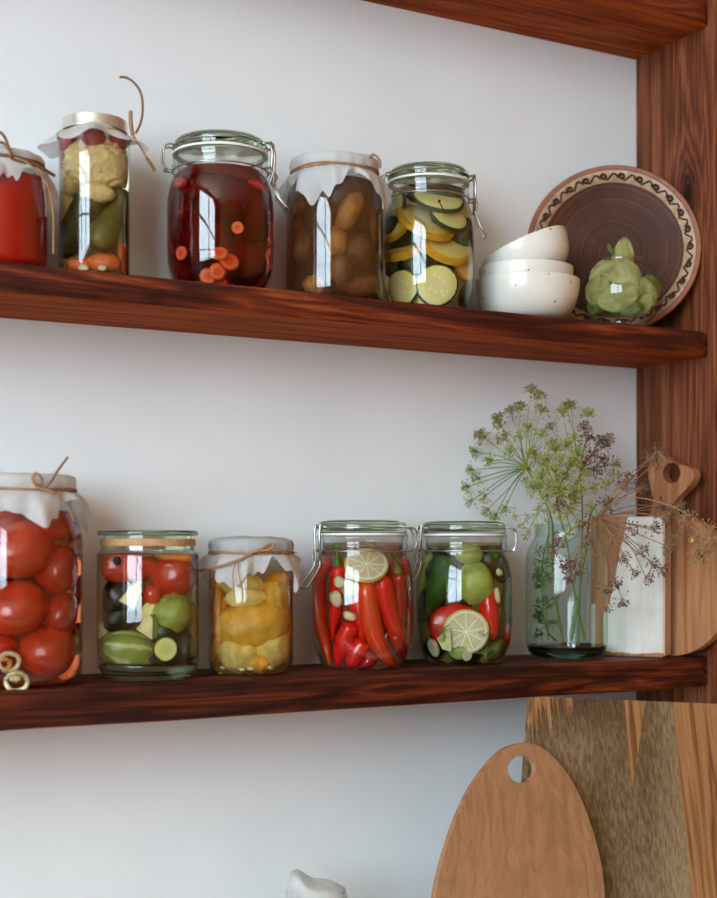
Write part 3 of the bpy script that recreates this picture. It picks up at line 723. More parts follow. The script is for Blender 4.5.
veg(J, 'zucchini_end', 'dark green zucchini end in the middle ' + ZJ, 'zucchini', *z(240, 625), 15, 12, V['rind_g'], k=.55, grp=DZ)
veg(J, 'zucchini_end', 'dark green zucchini end low on the right ' + ZJ, 'zucchini', *z(470, 770), 10, 10, V['rind_g'], k=.5, grp=DZ)
veg(J, 'zucchini_end', 'dark green zucchini end low on the left ' + ZJ, 'zucchini', *z(150, 640), 15, 9, V['rind_g'], k=.45, grp=DZ)
for x0, y0, x1, y1, lab in [(345, 305, 374, 370, 'dark clove stuck in the uppermost zucchini slice'), (80, 560, 132, 534, 'dark clove on the orange yellow squash slice')]:
    a, s_ = J.at(*z(x0, y0), 0, 1.04); c, _ = J.at(*z(x1, y1), 0, 1.04)
    b = tube(BM(), [(0, 0, 0), (a - c) * .5, (a - c) * .9], lambda t: .0007, 8); blob(b, .0018, .0018, .0016, .2, 3, 1, 2, Matrix.Translation((a - c)))
    o = obj('clove', b, V['clove']); o.location = c; tag(o, lab + ' ' + ZJ, 'clove')
# =================================================================== bowls, plate, fishbowl
def m_speckle():
    t = NT('speckled_white_glaze'); co = t.obco()
    d = t.n('TexVoronoi', {'Vector': co, 'Scale': 55.0}).outputs
    sp = t.math('LESS_THAN', d[0], .07)
    n = t.noise(co, 12, 3)
    base = t.ramp(n, [(.3, C(226, 220, 208)), (.7, C(236, 231, 221))])
    return t.pbr(Base_Color=t.mix(sp, base, C(120, 84, 54)), Roughness=.28, Coat_Weight=.3)
M['ceramic'] = m_speckle()
def bowl_bm(R, H, foot=.5, th=.0032):
    out = [(0, 0), (R*foot*.92, 0), (R*foot, .002), (R*foot*1.02, .004)]
    for i in range(1, 13):
        a = i/12*PI/2
        out.append((R*foot*1.02 + (R - R*foot*1.02)*math.sin(a)**.85, .004 + (H - .004)*(1 - math.cos(a))))
    inn = [(R - th*.3, H + .0008), (R - th, H - .0004)] + [(max(.0, r - th), z + th*.75) for r, z in out[-2:3:-1]] + [(0, .004 + th)]
    return lathe(BM(), out + inn, 64)
p = on_Y(527.5, HY, -.074); s_ = depth(p) / F
BG = 'stacked white bowls'
o = obj('bowl', bowl_bm(.0602, .050, .52), M['ceramic']); o.location = (p.x, p.y, Z2); o.rotation_euler.z = .4
tag(o, 'bottom speckled white bowl of the stack', 'bowl', BG)
o2 = obj('bowl', bowl_bm(.0545, .040, .55), M['ceramic']); o2.location = (p.x - .002, p.y, Z2 + .0245); o2.rotation_euler.z = 2
tag(o2, 'middle white bowl nested in the stack, only its rim showing', 'bowl', BG)
o3 = obj('bowl', bowl_bm(.0520, .044, .42), M['ceramic'])
o3.rotation_euler = (Matrix.Rotation(view_yaw(p), 4, 'Z') @ Matrix.Rotation(math.radians(-23), 4, 'Y')).to_euler()
o3.location = Vector((p.x, p.y, Z2 + .0505)) + RGT * .0125
tag(o3, 'top white bowl tilted on the stack', 'bowl', BG)

# plate leaning in the corner
t = NT('brown_glaze'); co = t.obco(); sp = t.n('SeparateXYZ', {0: co})
rr = t.math('SQRT', t.math('ADD', t.math('MULTIPLY', sp.outputs[0], sp.outputs[0]), t.math('MULTIPLY', sp.outputs[1], sp.outputs[1])))
wob = t.noise(co, 14, 3)
rg = t.noise(t.n('CombineXYZ', {0: t.math('ADD', t.math('MULTIPLY', rr, 260), t.math('MULTIPLY', wob, 3)), 1: 0.0, 2: 0.0}), 1.0, 3)
f_ = t.math('ADD', t.math('MULTIPLY', rg, .6), t.math('MULTIPLY', wob, .45))
gl = t.pbr(Base_Color=t.ramp(f_, [(.33, C(44, 21, 13)), (.55, C(74, 37, 22)), (.75, C(114, 60, 34))]), Roughness=.6, Specular_IOR_Level=.3)
terra = m_plain('terracotta_rim', C(150, 84, 56), .45, .15, 60, .1)
cream = m_plain('cream_slip_band', C(184, 150, 116), .5, .2, 90, .1)
dkslip = m_plain('brown_slip', C(66, 36, 26), .5, .15, 90)
pl = tag(empty('plate', (0, 0, 0)), 'large round brown clay plate with a cream scroll border, propped in the corner', 'plate')
RP = .1050
obj('plate_body', lathe(BM(), [(0, -.004), (.05, -.004), (.055, -.002), (.075, .003), (.098, .0095), (RP-.001, .0115), (RP, .013), (RP-.001, .0142), (RP-.006, .0140), (RP-.0065, .0132), (.084, .0080), (.074, .004), (.055, .001), (0, 0)], 96), gl, pl)
obj('rim', lathe(BM(), [(RP-.0055, .0141), (RP-.001, .0146), (RP+.0004, .013), (RP-.0006, .0112)], 96), terra, pl)
obj('border_band', lathe(BM(), [(.0850, .0085), (.0852, .0089), (RP-.0068, .0138), (RP-.0062, .0139)], 96), cream, pl)
b = BM(); ns = 26
for i in range(ns):
    a0 = 2*PI*i/ns; rc = .0913
    pts = []
    for k in range(15):
        u = k/14; an = u*2.2*PI; rad = .0040*(1 - .75*u)
        rr_ = rc + rad*math.sin(an)*.9; aa = a0 + (rad*math.cos(an))/rc
        pts.append(Vector((rr_*math.cos(aa), rr_*math.sin(aa), .0093 + (rr_-.0852)*.43 + .0004)))
    tail = []
    for k in range(6):
        u = k/5; rr_ = rc - .0038*math.cos(u*PI*.9)*(1) + 0; aa = a0 + .0040/rc + u*(2*PI/ns - .0050/rc)
        rr_ = rc + .0036*math.sin(u*2*PI - .5)
        tail.append(Vector((rr_*math.cos(aa), rr_*math.sin(aa), .0093 + (rr_-.0852)*.43 + .0003)))
    tube(b, pts, .0016, 5); tube(b, tail, .0011, 5)
obj('scroll_pattern', b, dkslip, pl)
beta = math.radians(35)
A = Vector((1.0125, -.004)); B = Vector((1.1795, -.119)); c2 = (A + B) / 2
tl = math.radians(7)
# plate axis (local z) points out of the corner, leaning back a little
ax = Vector((-math.sin(beta)*math.cos(tl), -math.cos(beta)*math.cos(tl), math.sin(tl)))
xh = Vector((math.cos(beta), -math.sin(beta), 0)); yh = ax.cross(xh)
Rm = Matrix((xh, yh, ax)).transposed().to_4x4()
pc = Vector((c2.x, c2.y, Z2 + RP*math.cos(tl) + .0015)) - ax*.0135
pl.matrix_world = Matrix.Translation(pc) @ Rm

# fishbowl with leaves
p = on_Y(622.5, HY, -.107); D_ = depth(p); sc_ = D_/F
fb = tag(empty('glass_bowl', (p.x, p.y, Z2), view_yaw(p)), 'small round clear glass bowl filled with pale green leaves', 'bowl')
RF = 40.5*sc_*.985; HF = CAM.z + (HY - 253)*sc_ - Z2
zc0 = HF*.46
pf = [(0, .0), (RF*.55, .0), (RF*.62, .002)]
for i in range(1, 22):
    a = -1.02 + (1.02 + .98) * i/21
    pf.append((RF*math.cos(a), zc0 + zc0*1.10*math.sin(a)))
top = pf[-1]
pf += [(top[0] + .0004, top[1] + .0008), (top[0] - .0004, top[1] + .0010), (top[0]-.0016, top[1] - .001)]
obj('glass_body', lathe(BM(), pf, 72), M['glass'], fb, angle=1.2)
obj('rim', torus(BM(), top[0], .0010, top[1] + .0012), M['lid_glass'], fb)
leafm = []
for i, (c1, c2_) in enumerate([(C(192, 188, 112), C(224, 218, 160)), (C(176, 178, 100), C(214, 210, 146)), (C(112, 128, 62), C(160, 172, 98))]):
    t = NT('pale_leaf'); co = t.obco(); n1 = t.noise(co, 35, 3); 
    vein = t.n('TexWave', {'Vector': co, 'Scale': 22, 'Distortion': 6.0, 'Detail': 2}).outputs[1]
    col = t.ramp(t.math('ADD', t.math('MULTIPLY', n1, .8), t.math('MULTIPLY', vein, .2)), [(.3, c1), (.75, c2_)])
    dd = t.n('BsdfPrincipled', {'Base Color': col, 'Roughness': .5, 'Normal': t.bump(vein, .3, .001)}).outputs[0]
    t.surf(t.n('MixShader', {0: .25, 1: dd, 2: t.n('BsdfTranslucent', {'Color': col}).outputs[0]}).outputs[0]); leafm.append(t.m)
def leaf_bm(L, W, bend, curl, seed, n=12):
    b = BM(); G = []
    for i in range(n+1):
        u = i/n; w = W*math.sin(PI*min(1, u*.93+.05))**.7*(1 + .12*mnoise.noise(Vector((u*5, seed, 1)))); row = []
        for j in range(-5, 6):
            v = j/5; x = v*w
            y = curl*v*v*w + .13*L*mnoise.noise(Vector((u*4, v*2.4, seed))) + bend*(u - .5)**2*L
            row.append(b.verts.new((x, y, (u-.5)*L)))
        G.append(row)
    for a_, c_ in zip(G, G[1:]):
        for j in range(10): b.faces.new((a_[j], a_[j+1], c_[j+1], c_[j]))
    bmesh.ops.solidify(b, geom=b.faces[:], thickness=.0008)
    return b
class FBJ: pass
J = Jar.__new__(Jar); J.px = 622.5; J.X, J.Y, J.z = p.x, p.y, Z2; J.D = D_; J.cphi = math.cos(math.atan((J.px-CX)/F)); J.s = sc_; J.R = RF; J.H = HF; J.yaw = view_yaw(p); J.rin = RF*.84; J.o = fb
z = zc(560, 220, 5.975); LG = 'leaves in the glass bowl'
for x, y, L, W, roll, tlt, k, mi, lab in [
    (375, 225, 34, 9, 5, -4, .15, 0, 'tallest upright pale leaf sticking out of the glass bowl'), (412, 180, 22, 3.6, -12, 0, .0, 1, 'thin leaf tip poking out at the top of the glass bowl'),
    (300, 170, 10, 2.0, -24, 0, .1, 2, 'tiny leaf tip left of the tall leaf in the glass bowl'),
    (270, 310, 27, 11, 62, 5, .6, 0, 'broad pale leaf at upper left of the glass bowl'), (400, 335, 28, 12, -18, 5, .8, 0, 'broad pale leaf in the middle of the glass bowl'),
    (225, 420, 24, 10, 20, 10, .85, 1, 'leaf against the left glass of the bowl'), (340, 455, 33, 12, 82, 12, .92, 1, 'wide leaf lying low across the glass bowl'),
    (500, 430, 26, 11, -30, 10, .8, 1, 'leaf against the right glass of the bowl'), (545, 400, 22, 8, -12, 0, .6, 2, 'dark leaf at far right in the glass bowl'),
    (370, 515, 32, 8, 95, 25, .75, 2, 'leaf pressed flat on the bottom of the glass bowl'), (215, 500, 18, 8, 50, 15, .7, 2, 'dark leaf low on the left in the glass bowl'), (470, 500, 24, 9, 70, 15, .8, 1, 'leaf low on the right in the glass bowl')]:
    q, s_ = J.at(*z(x, y), 0, k)
    o = obj('leaf', leaf_bm(L*s_*1.3, W*s_*1.25, .35, .5, x*.01+y), leafm[mi], angle=2.5)
    set_frame(o, q, (math.radians(tlt), math.radians(roll), J.yaw)); tag(o, lab, 'leaf', LG)

# =================================================================== 9 big tomato jar
W3Y = -.074
J = Jar('pickle_jar', 'biggest jar, packed with whole red tomatoes under a tied cloth', 17, 66.5, -.070, Z3, 473)
glass_body(J, WID, WID_IN); brine(J, WID_IN, .83, m_brine('tomato_brine', (3, 12, 18)))
add_cloth(J, M['sheer'], J.R*.885, J.h(472), J.h(489), J.R*.87, .014, .028, 31, waves=9, cangle=.25, dome=.001, clear=outer_r(J, WID))
twine_ring(J.o, J.R*.895, J.h(489.5), 2, .0011, 'twine', 4)
twine_tail(J.o, [jl(36, 489, -.8), jl(42, 480, -.95), jl(36, 473, -.95), jl(33, 480, -.95), jl(40, 488, -.92), jl(50, 490, -.9), jl(58, 493, -.85)], .0014, 'twine', 'twine_bow')
twine_tail(J.o, [jl(45, 488, -.9), jl(52, 480, -.95), jl(58, 470, -.95), jl(68.5, 456, -.95)], .0012, 'dark_twine')
twine_tail(J.o, [jl(46, 489, -.9), jl(58, 497, -.95), jl(68, 505, -.9), jl(74, 520, -.85)], .0009, 'twine')
z = zc(0, 440, 2.99); TJ = 'in the big tomato jar'; TG = 'whole tomatoes in the big jar'
for x, y, a, b_, k, mt, lab in [(15, 208, 21, 19, .85, 'tomato', 'tomato at the top left under the cloth'), (150, 235, 24, 21, .8, 'tomato2', 'tomato at the top right under the cloth'), (52, 325, 31, 28, 1, 'tomato2', 'largest tomato in the upper left'),
     (174, 385, 24, 24, .85, 'tomato', 'tomato against the right glass, second from top'), (45, 500, 28, 26, 1, 'tomato2', 'tomato left in the middle'), (190, 515, 22, 21, .8, 'tomato', 'tomato against the right glass in the middle'),
     (150, 642, 31, 25, 1, 'tomato2', 'wide tomato at the bottom right'), (5, 615, 15, 13, .95, 'tomato', 'small tomato above the onion rings'), (60, 420, 16, 16, -.5, 'cherry', 'dark tomato seen behind the front ones'), (215, 300, 14, 15, -.6, 'cherry', 'dark tomato deep at the right shoulder'), (225, 450, 13, 16, -.7, 'cherry', 'dark tomato deep at the right side'), (215, 590, 14, 16, -.7, 'cherry', 'dark tomato deep at lower right'), (-60, 420, 24, 26, .9, 'tomato', 'tomato cut off by the left edge'), (-75, 560, 22, 24, .9, 'tomato2', 'lower tomato cut off by the left edge')]:
    veg(J, 'tomato', lab + ' ' + TJ, 'tomato', *z(x, y), a*.97, b_*.97, V[mt], k=k*.97, amp=.03, ry=min(a, b_)*.92, fn=star, tilt=-.5, grp=TG, roll=x % 40 - 20)
for x, y, R_, w_, mt, lab, yw in [(28, 662, 9.5, 2.4, 'onion', 'upper white onion ring', -.2), (50, 722, 10.5, 2.4, 'onion', 'lower white onion ring', .1), (15, 668, 5.5, 2.5, 'onion_p', 'peach coloured onion ring', -.1)]:
    q, s_ = J.at(*z(x, y), 4*J.s, 1.02)
    b = tube(BM(), [Vector((R_*s_*math.cos(a), .002*math.sin(3*a), R_*s_*.9*math.sin(a))) for a in [2*PI*i/40 for i in range(40)]], w_*s_, 8, True)
    o = obj('onion_ring', b, V[mt]); set_frame(o, q, (0, 0, J.yaw + yw)); tag(o, lab + ' at the bottom ' + TJ, 'onion', 'onion rings in the big jar')
veg(J, 'garlic_clove', 'greenish garlic clove inside the lower onion ring ' + TJ, 'garlic', *z(45, 728), 6, 4.5, V['pale'], k=.95)

# =================================================================== 10 jar with cork ringed glass lid
J = Jar('storage_jar', 'straight glass jar of tomato, cucumber and aubergine with a flat glass lid', 148, 51.2, W3Y, Z3, 530)
K = [(0, .02), (.5, .012), (.74, .004), (.78, 0), (.86, 0), (.88, .012), (.88, .03), (.93, .05), (.985, .08), (1, .11), (1, .83), (.985, .845), (.93, .862), (.91, .875), (.91, .90), (.89, .90), (.89, .86)]
K_IN = [(0, .12), (.88, .12), (.945, .135), (.965, .16), (.965, .82), (.94, .845), (.90, .86)]
glass_body(J, K, K_IN); brine(J, K_IN, .842, m_brine('light_brine', (1.5, 3.5, 8)))
obj('lid', lathe(BM(), prof_scale([(0, .965), (.955, .965), (.985, .97), (.99, .98), (.985, .993), (.96, 1.0), (0, 1.0)], J.R, J.H)), M['lid_glass'], J.o)
obj('lid_plug', lathe(BM(), prof_scale([(.86, .965), (.86, .87), (0, .87)], J.R, J.H)), M['lid_glass'], J.o)
obj('base', lathe(BM(), prof_scale([(0, .022), (.5, .014), (.74, .008), (.86, .004), (.87, .03), (.92, .052), (.965, .085), (.955, .105), (.90, .112), (0, .112)], J.R, J.H)), M['lid_glass'], J.o)
obj('cork_ring', lathe(BM(), prof_scale([(.84, .895), (.93, .895), (.935, .90), (.935, .938), (.93, .943), (.84, .943), (.84, .895)], J.R, J.H)), M['cork'], J.o)
z = zc(85, 510, 4.72); KJ = 'in the jar with the flat glass lid'
veg(J, 'tomato_piece', 'red tomato piece with a peppercorn, top left ' + KJ, 'tomato', *z(190, 268), 27, 17, V['tomato2'], k=.95, amp=.12, ry=15)
veg(J, 'tomato_piece', 'red tomato half, top right ' + KJ, 'tomato', *z(428, 318), 23, 19, V['tomato'], k=.95, amp=.1, ry=16)
veg(J, 'tomato_piece', 'red tomato piece low between aubergine and cucumber ' + KJ, 'tomato', *z(318, 400), 8, 9, V['tomato'], k=.7, amp=.1)
veg(J, 'pepper_strip', 'orange pepper strip above the tomato half ' + KJ, 'pepper', *z(424, 226), 20, 5, V['orange_p'], k=.85, amp=.1, roll=3, ry=5)
q, s_ = J.at(*z(157, 242), 0, 1.06); o = obj('peppercorn', blob(BM(), .0042, .004, .0044, .15, 4, 2), V['clove']); o.location = q; tag(o, 'black peppercorn on the tomato piece ' + KJ, 'peppercorn')
AG = 'aubergine pieces in the flat lid jar'
veg(J, 'aubergine_piece', 'large black aubergine piece on the left ' + KJ, 'aubergine', *z(150, 410), 18, 19, V['aub'], k=.95, amp=.15, roll=15, grp=AG)
veg(J, 'aubergine_piece', 'greenish aubergine piece under the black one ' + KJ, 'aubergine', *z(178, 505), 15, 13, V['cuke_d'], k=.8, amp=.15, roll=-25, grp=AG)
def wedge(name, lab, cat, pts, th, mat, skin, k=1.0, grp=None):
    P = [z(*a) for a in pts]; mx = sum(a for a, _ in P)/len(P); my = sum(c for _, c in P)/len(P)
    q, s_ = J.at(mx, my, th*J.s, k)
    o = obj(name, prism(BM(), [((a - mx)*s_, (my - c)*s_) for a, c in P], -th*s_/2, th*s_/2, .0012), mat)
    set_frame(o, q, (0, 0, J.yaw + .9*math.asin(max(-1, min(1, (mx - J.px)*J.s/J.R))))); tag(o, lab, cat, grp)
    if skin:
        e = skin[1]; w_ = 2.0*s_
        Q = spline([Vector(((a - mx)*s_, 0, (my - c)*s_)) for a, c in [z(*t_) for t_ in e]], 5)
        obj('skin', tube(BM(), Q, th*s_*.52, 8, flat=.35), skin[0], o)
    return o
ZG = 'zucchini wedges in the flat lid jar'
wedge('zucchini_wedge', 'white zucchini wedge beside the black aubergine ' + KJ, 'zucchini', [(170, 428), (235, 350), (262, 335), (270, 390), (240, 465)], 9, V['pale'], None, 1.0, ZG)
wedge('zucchini_wedge', 'upper cream zucchini wedge by the left glass ' + KJ, 'zucchini', [(66, 525), (75, 450), (110, 480), (150, 522)], 9, V['pale'], None, 1.0, ZG)
wedge('zucchini_wedge', 'lower cream zucchini wedge by the left glass ' + KJ, 'zucchini', [(78, 540), (172, 524), (176, 560), (95, 612)], 9, V['pale'], None, .95, ZG)
wedge('zucchini_wedge', 'green skinned zucchini wedge in the middle ' + KJ, 'zucchini', [(245, 560), (300, 490), (318, 510), (316, 610)], 9, V['pale'], (V['rind_lg'], [(308, 495), (320, 540), (314, 605)]), 1.0, ZG)
wedge('zucchini_wedge', 'faint pale zucchini wedge behind the cucumber ' + KJ, 'zucchini', [(265, 470), (300, 425), (335, 450), (330, 500), (275, 540)], 8, V['pale'], None, .7, ZG)
def m_stripe():
    t = NT('striped_cucumber'); co = t.obco((1, 1, 1))
    sp = t.n('SeparateXYZ', {0: co}); an = t.math('ARCTAN2', sp.outputs[2], sp.outputs[1])
    st = t.math('ABSOLUTE', t.math('SINE', t.math('ADD', t.math('MULTIPLY', an, 3.5), t.math('MULTIPLY', t.noise(co, 90, 3), 1.6))))
    n = t.noise(co, 45, 3)
    return t.pbr(Base_Color=t.ramp(t.math('ADD', t.math('POWER', st, 12.0), t.math('MULTIPLY', n, .6)), [(.1, C(120, 146, 58)), (.5, C(160, 174, 92)), (1, C(206, 206, 146))]), Roughness=.35)
V['stripe'] = m_stripe()
veg(J, 'cucumber_piece', 'striped green cucumber end lying at bottom left ' + KJ, 'cucumber', *z(205, 652), 26, 17, V['stripe'], k=1, roll=8, amp=.05)
veg(J, 'cucumber_piece', 'light green cucumber half on the right ' + KJ, 'cucumber', *z(432, 488), 22, 19, V['cuke_l'], k=.95, roll=35, amp=.06)
slice_(J, 'cucumber_piece', 'cut cucumber piece showing its round face ' + KJ, 'cucumber', *z(390, 655), 12.2, 10, F_cuk, V['cuke_d'], k=1.0, yaw=8, roll=-20)
veg(J, 'cucumber_piece', 'dark cucumber piece behind the green skinned wedge ' + KJ, 'cucumber', *z(360, 570), 12, 13, V['cuke_d'], k=.7)
veg(J, 'cucumber_piece', 'dark green cucumber piece low on the right ' + KJ, 'cucumber', *z(450, 660), 14, 20, V['cuke_d'], k=.55)
veg(J, 'cucumber_piece', 'olive cucumber piece at the right side ' + KJ, 'cucumber', *z(500, 570), 7, 26, V['gherkin_l'], k=.6)
veg(J, 'cucumber_piece', 'dark cucumber piece in the bottom middle ' + KJ, 'cucumber', *z(300, 690), 12, 8, V['cuke_d'], k=.5)

# =================================================================== 11 squash jar
J = Jar('pickle_jar', 'jar of small yellow pattypan squashes with a grey cloth lid', 251, 42.3, W3Y, Z3, 538.5)
SQ = [(0, 0), (.78, 0), (.90, .015), (.97, .05), (1, .10), (1, .80), (.98, .85), (.93, .875), (.93, .97), (.90, .97), (.90, .88)]
SQ_IN = [(0, .012), (.77, .012), (.90, .04), (.965, .11), (.965, .80), (.945, .84), (.90, .87)]
glass_body(J, SQ, SQ_IN); brine(J, SQ_IN, .80, m_brine('golden_brine', (1.2, 4.5, 12)))
obj('cloth_cap', cloth_bm(J.R*.985, J.H*1.0, J.h(553), J.R*.97, .0, .002, 41, dome=.0025, m=2), M['grey_cloth'], J.o, angle=2.5)
b = cloth_bm(J.R*.96, J.h(552.5), J.h(553.5), J.R*.965, .010, .030, 43, waves=6, dome=0, cangle=-1.2 + PI/4, clear=outer_r(J, SQ))
obj('cloth_frill', b, M['sheer'], J.o, angle=2.5)
twine_ring(J.o, J.R*.985, J.h(554), 2, .0012, 'twine', 5)
twine_tail(J.o, [jl(272, 543, -1.0), jl(262, 548, -1.06), jl(250, 554, -1.09), jl(238, 560, -1.19), jl(220, 566, -1.16), jl(208, 568, -1.0), jl(200, 571, -.8)], .0013, 'twine')
twine_tail(J.o, [jl(272, 551, -1.0), jl(262, 550, -1.06), jl(250, 554, -1.1), jl(240, 560, -1.2)], .0013, 'twine')
twine_tail(J.o, [jl(272, 543, -1.0), jl(273, 547, -1.04), jl(268, 550, -1.06), jl(258, 551, -1.06)], .0014, 'twine', 'twine_bow')
twine_tail(J.o, [jl(238, 558, -1.16), jl(233, 572, -1.28), jl(234, 590, -1.3), jl(236, 604, -1.3)], .0006, 'twine')
twine_tail(J.o, [jl(238, 558, -1.16), jl(239, 575, -1.29), jl(243, 592, -1.3), jl(242, 602, -1.3)], .0005, 'twine')
z = zc(190, 520, 4.99); SJ = 'in the squash jar'; SG = 'pattypan squashes in the squash jar'
for x, y, a, b_, k, mt, lab in [(312, 520, 29, 21, 1, 'squash', 'largest pattypan squash in the middle'), (272, 388, 15, 8.5, 1, 'squash_p', 'pale flat pattypan above the largest'), (250, 312, 17, 11, .9, 'squash_p', 'pale pattypan near the top under the cloth'),
     (245, 686, 15.5, 14, 1, 'squash_p', 'pale pattypan at bottom left'), (408, 665, 16, 15, 1, 'squash_p', 'pattypan at bottom right'), (432, 385, 15, 16, .95, 'squash', 'yellow pattypan at upper right'), (150, 436, 10, 18, .95, 'squash_o', 'amber pattypan at the left, upper'),
     (150, 625, 10.5, 17, .95, 'squash_o', 'amber pattypan at the left, lower'), (484, 498, 6, 9, .8, 'squash_o', 'small amber pattypan at the right side'), (486, 580, 6, 8, .8, 'squash_o', 'smallest amber pattypan at lower right'), (138, 315, 9, 6, .85, 'squash_o', 'amber pattypan at top left under the cloth'),
     (335, 735, 10, 7, .75, 'squash', 'small pattypan on the bottom between two pale ones'), (440, 300, 11, 8, .7, 'squash_o', 'amber pattypan at top right under the cloth')]:
    veg(J, 'pattypan_squash', lab + ' ' + SJ, 'squash', *z(x, y), a, b_, V[mt], ry=min(a, b_)*.9, k=k*.98, amp=.07, freq=2.2, fn=scal(9 if a > 20 else 7, .15), grp=SG, roll=(x*7) % 24 - 12, sub=4)
for x, y, lab in [(170, 745, 'left'), (260, 772, 'middle'), (300, 770, 'right'), (400, 745, 'far right')]:
    veg(J, 'garlic_piece', 'tiny pale garlic piece on the bottom, ' + lab + ' one ' + SJ, 'garlic', *z(x, y), 3.5, 2, V['pale'], k=.98, grp='garlic pieces in the squash jar')
# =================================================================== 12 chili jar
J = Jar('clip_jar', 'clip top jar of long red chili peppers with a lemon slice', 362.5, 50.8, W3Y, Z3, 519.5, 'clip top jars')
glass_body(J, CLIP, CLIP_IN); brine(J, CLIP_IN, .85, m_brine('chili_brine', (1.5, 6, 8)))
clip_hardware(J, PI + .55, .25, 'gasket', .42)
z = zc(290, 500, 4.72); HJ = 'in the chili jar'; HG = 'chili peppers in the chili jar'
def chili(lab, pts, hw, mt, k, stem=None, tipr=.16):
    return pod(J, 'chili_pepper', lab + ' ' + HJ, 'chili pepper', [z(*a) for a in pts], hw, V[mt], k, [z(*a) for a in stem] if stem else None, V['stem'], HG, .12, tipr)
chili('long red chili standing along the left glass', [(188, 275), (166, 390), (172, 560), (190, 690), (194, 800)], 8.4, 'chili_o', 1)
chili('orange red chili in the centre curving right at its tip', [(352, 375), (372, 520), (405, 660), (455, 745), (512, 795)], 8.2, 'chili_o', 1)
chili('red chili right of the centre bending to the right', [(425, 350), (445, 480), (480, 610), (520, 700), (548, 750)], 8.0, 'chili', .93)
chili('dark red chili with a green stem right of the lemon', [(495, 335), (500, 440), (500, 560), (488, 700)], 7.2, 'chili_d', 1, [(494, 345), (488, 310), (478, 275), (470, 255)], .35)
chili('red chili curving along the right glass', [(520, 275), (555, 370), (572, 480), (575, 620)], 6.5, 'chili', .85, None, .3)
chili('short red chili low on the left, tip down', [(300, 580), (262, 650), (238, 720), (225, 800)], 7.6, 'chili', 1)
chili('short red chili in the bottom middle, tip down', [(352, 660), (318, 710), (295, 760), (288, 803)], 7.8, 'chili', .92)
chili('dark red chili lying across the bottom', [(390, 720), (360, 765), (320, 795)], 6.5, 'chili_d', .85)
chili('red chili behind the garlic', [(318, 420), (330, 520), (335, 620), (345, 700)], 8, 'chili', .72)
chili('red chili with green stem behind the left one', [(238, 310), (240, 400), (225, 540), (215, 660)], 7, 'chili', .8, [(238, 318), (236, 285), (230, 255), (205, 210)])
chili('dark red chili deep in the middle of the jar', [(400, 430), (405, 560), (390, 700)], 9, 'chili_d', .25)
chili('dark red chili deep on the left of the jar', [(270, 440), (275, 560), (270, 720)], 9, 'chili_d', .3)
chili('red chili low by the right glass', [(470, 620), (505, 700), (540, 740)], 6.5, 'chili_d', .8)
chili('dark red chili deep by the right glass', [(530, 420), (535, 560), (520, 700)], 8, 'chili_d', .15)
chili('red chili deep behind the lemon slice', [(340, 260), (335, 380), (345, 520)], 10, 'chili_d', .3)
chili('dark red chili deep right of the lemon slice', [(470, 300), (465, 450), (460, 600)], 9, 'chili_d', .35)
slice_(J, 'lemon_slice', 'lemon slice near the top ' + HJ, 'lemon', *z(364, 312), 21.5, 4, F_lem, V['lemon_rind'], k=.98, pitch=-42, roll=2, yaw=2)
for x, y, a, b_, k, roll, lab in [(290, 415, 7.5, 9, 1.0, 15, 'largest garlic clove, right below the lemon slice'), (222, 462, 5.5, 8.5, 1.0, -20, 'garlic clove by the left chili'), (240, 385, 5.5, 5.5, 1.0, 30, 'small garlic clove above another near the left chili'), (285, 545, 7, 5, .98, 20, 'pale garlic clove low in the middle')]:
    veg(J, 'garlic_clove', lab + ' ' + HJ, 'garlic', *z(x, y), a, b_, V['garlic'], k=k, roll=roll, amp=.06, fn=lambda d: 1 - .25*max(0, d.z)**2, grp='garlic cloves in the chili jar')
for pts, lab, k in [([(262, 395), (266, 440), (258, 500)], 'green herb stalk between the garlic cloves', 1.04), ([(390, 175), (390, 200), (389, 225)], 'short green stalk under the lid', .9), ([(200, 195), (235, 215), (255, 222)], 'green leaf scrap at the neck on the left', .9)]:
    pod(J, 'herb_stalk', lab + ' ' + HJ, 'herb', [z(*a) for a in pts], 2.4, V['stem'], k, tipr=.5, grp='herb bits in the chili jar')

# =================================================================== 13 cucumber jar
J = Jar('clip_jar', 'clip top jar of whole cucumbers with a large lemon slice', 464, 48.2, W3Y, Z3, 520.5, 'clip top jars')
glass_body(J, CLIP, CLIP_IN); brine(J, CLIP_IN, .85, m_brine('green_brine', (3, 3, 9)))
clip_hardware(J, PI + .45, -.05, 'gasket', .34)
z = zc(400, 500, 4.72); CJ = 'in the cucumber jar'; CG = 'cucumbers in the cucumber jar'
pod(J, 'cucumber', 'pale olive cucumber standing at the left ' + CJ, 'cucumber', [z(158, 255), z(140, 330), z(125, 410), z(112, 480)], 8, V['cuke_l'], .85, grp=CG, blunt=.3, tipr=.5)
pod(J, 'cucumber', 'bumpy bright green cucumber left of the window glint ' + CJ, 'cucumber', [z(228, 265), z(208, 350), z(180, 450), z(150, 560)], 10.5, V['cuke'], .98, grp=CG, blunt=.3, tipr=.55, n=22, bumps=.0009)
veg(J, 'cucumber', 'round green cucumber end facing out at the centre ' + CJ, 'cucumber', *z(350, 395), 15, 19, V['cuke_l'], k=.95, amp=.05, grp=CG, ry=14)
veg(J, 'cucumber', 'light green cucumber end right under the lid ' + CJ, 'cucumber', *z(322, 258), 12.5, 9.5, V['cuke_l'], k=.8, amp=.04, grp=CG, ry=9)
veg(J, 'cucumber', 'dark green cucumber at the right shoulder ' + CJ, 'cucumber', *z(470, 320), 12, 14, V['cuke_d'], k=.9, amp=.06, grp=CG, ry=9)
veg(J, 'cucumber', 'dark green cucumber end under the lid on the right ' + CJ, 'cucumber', *z(440, 255), 8, 7, V['cuke'], k=.7, amp=.06, grp=CG)
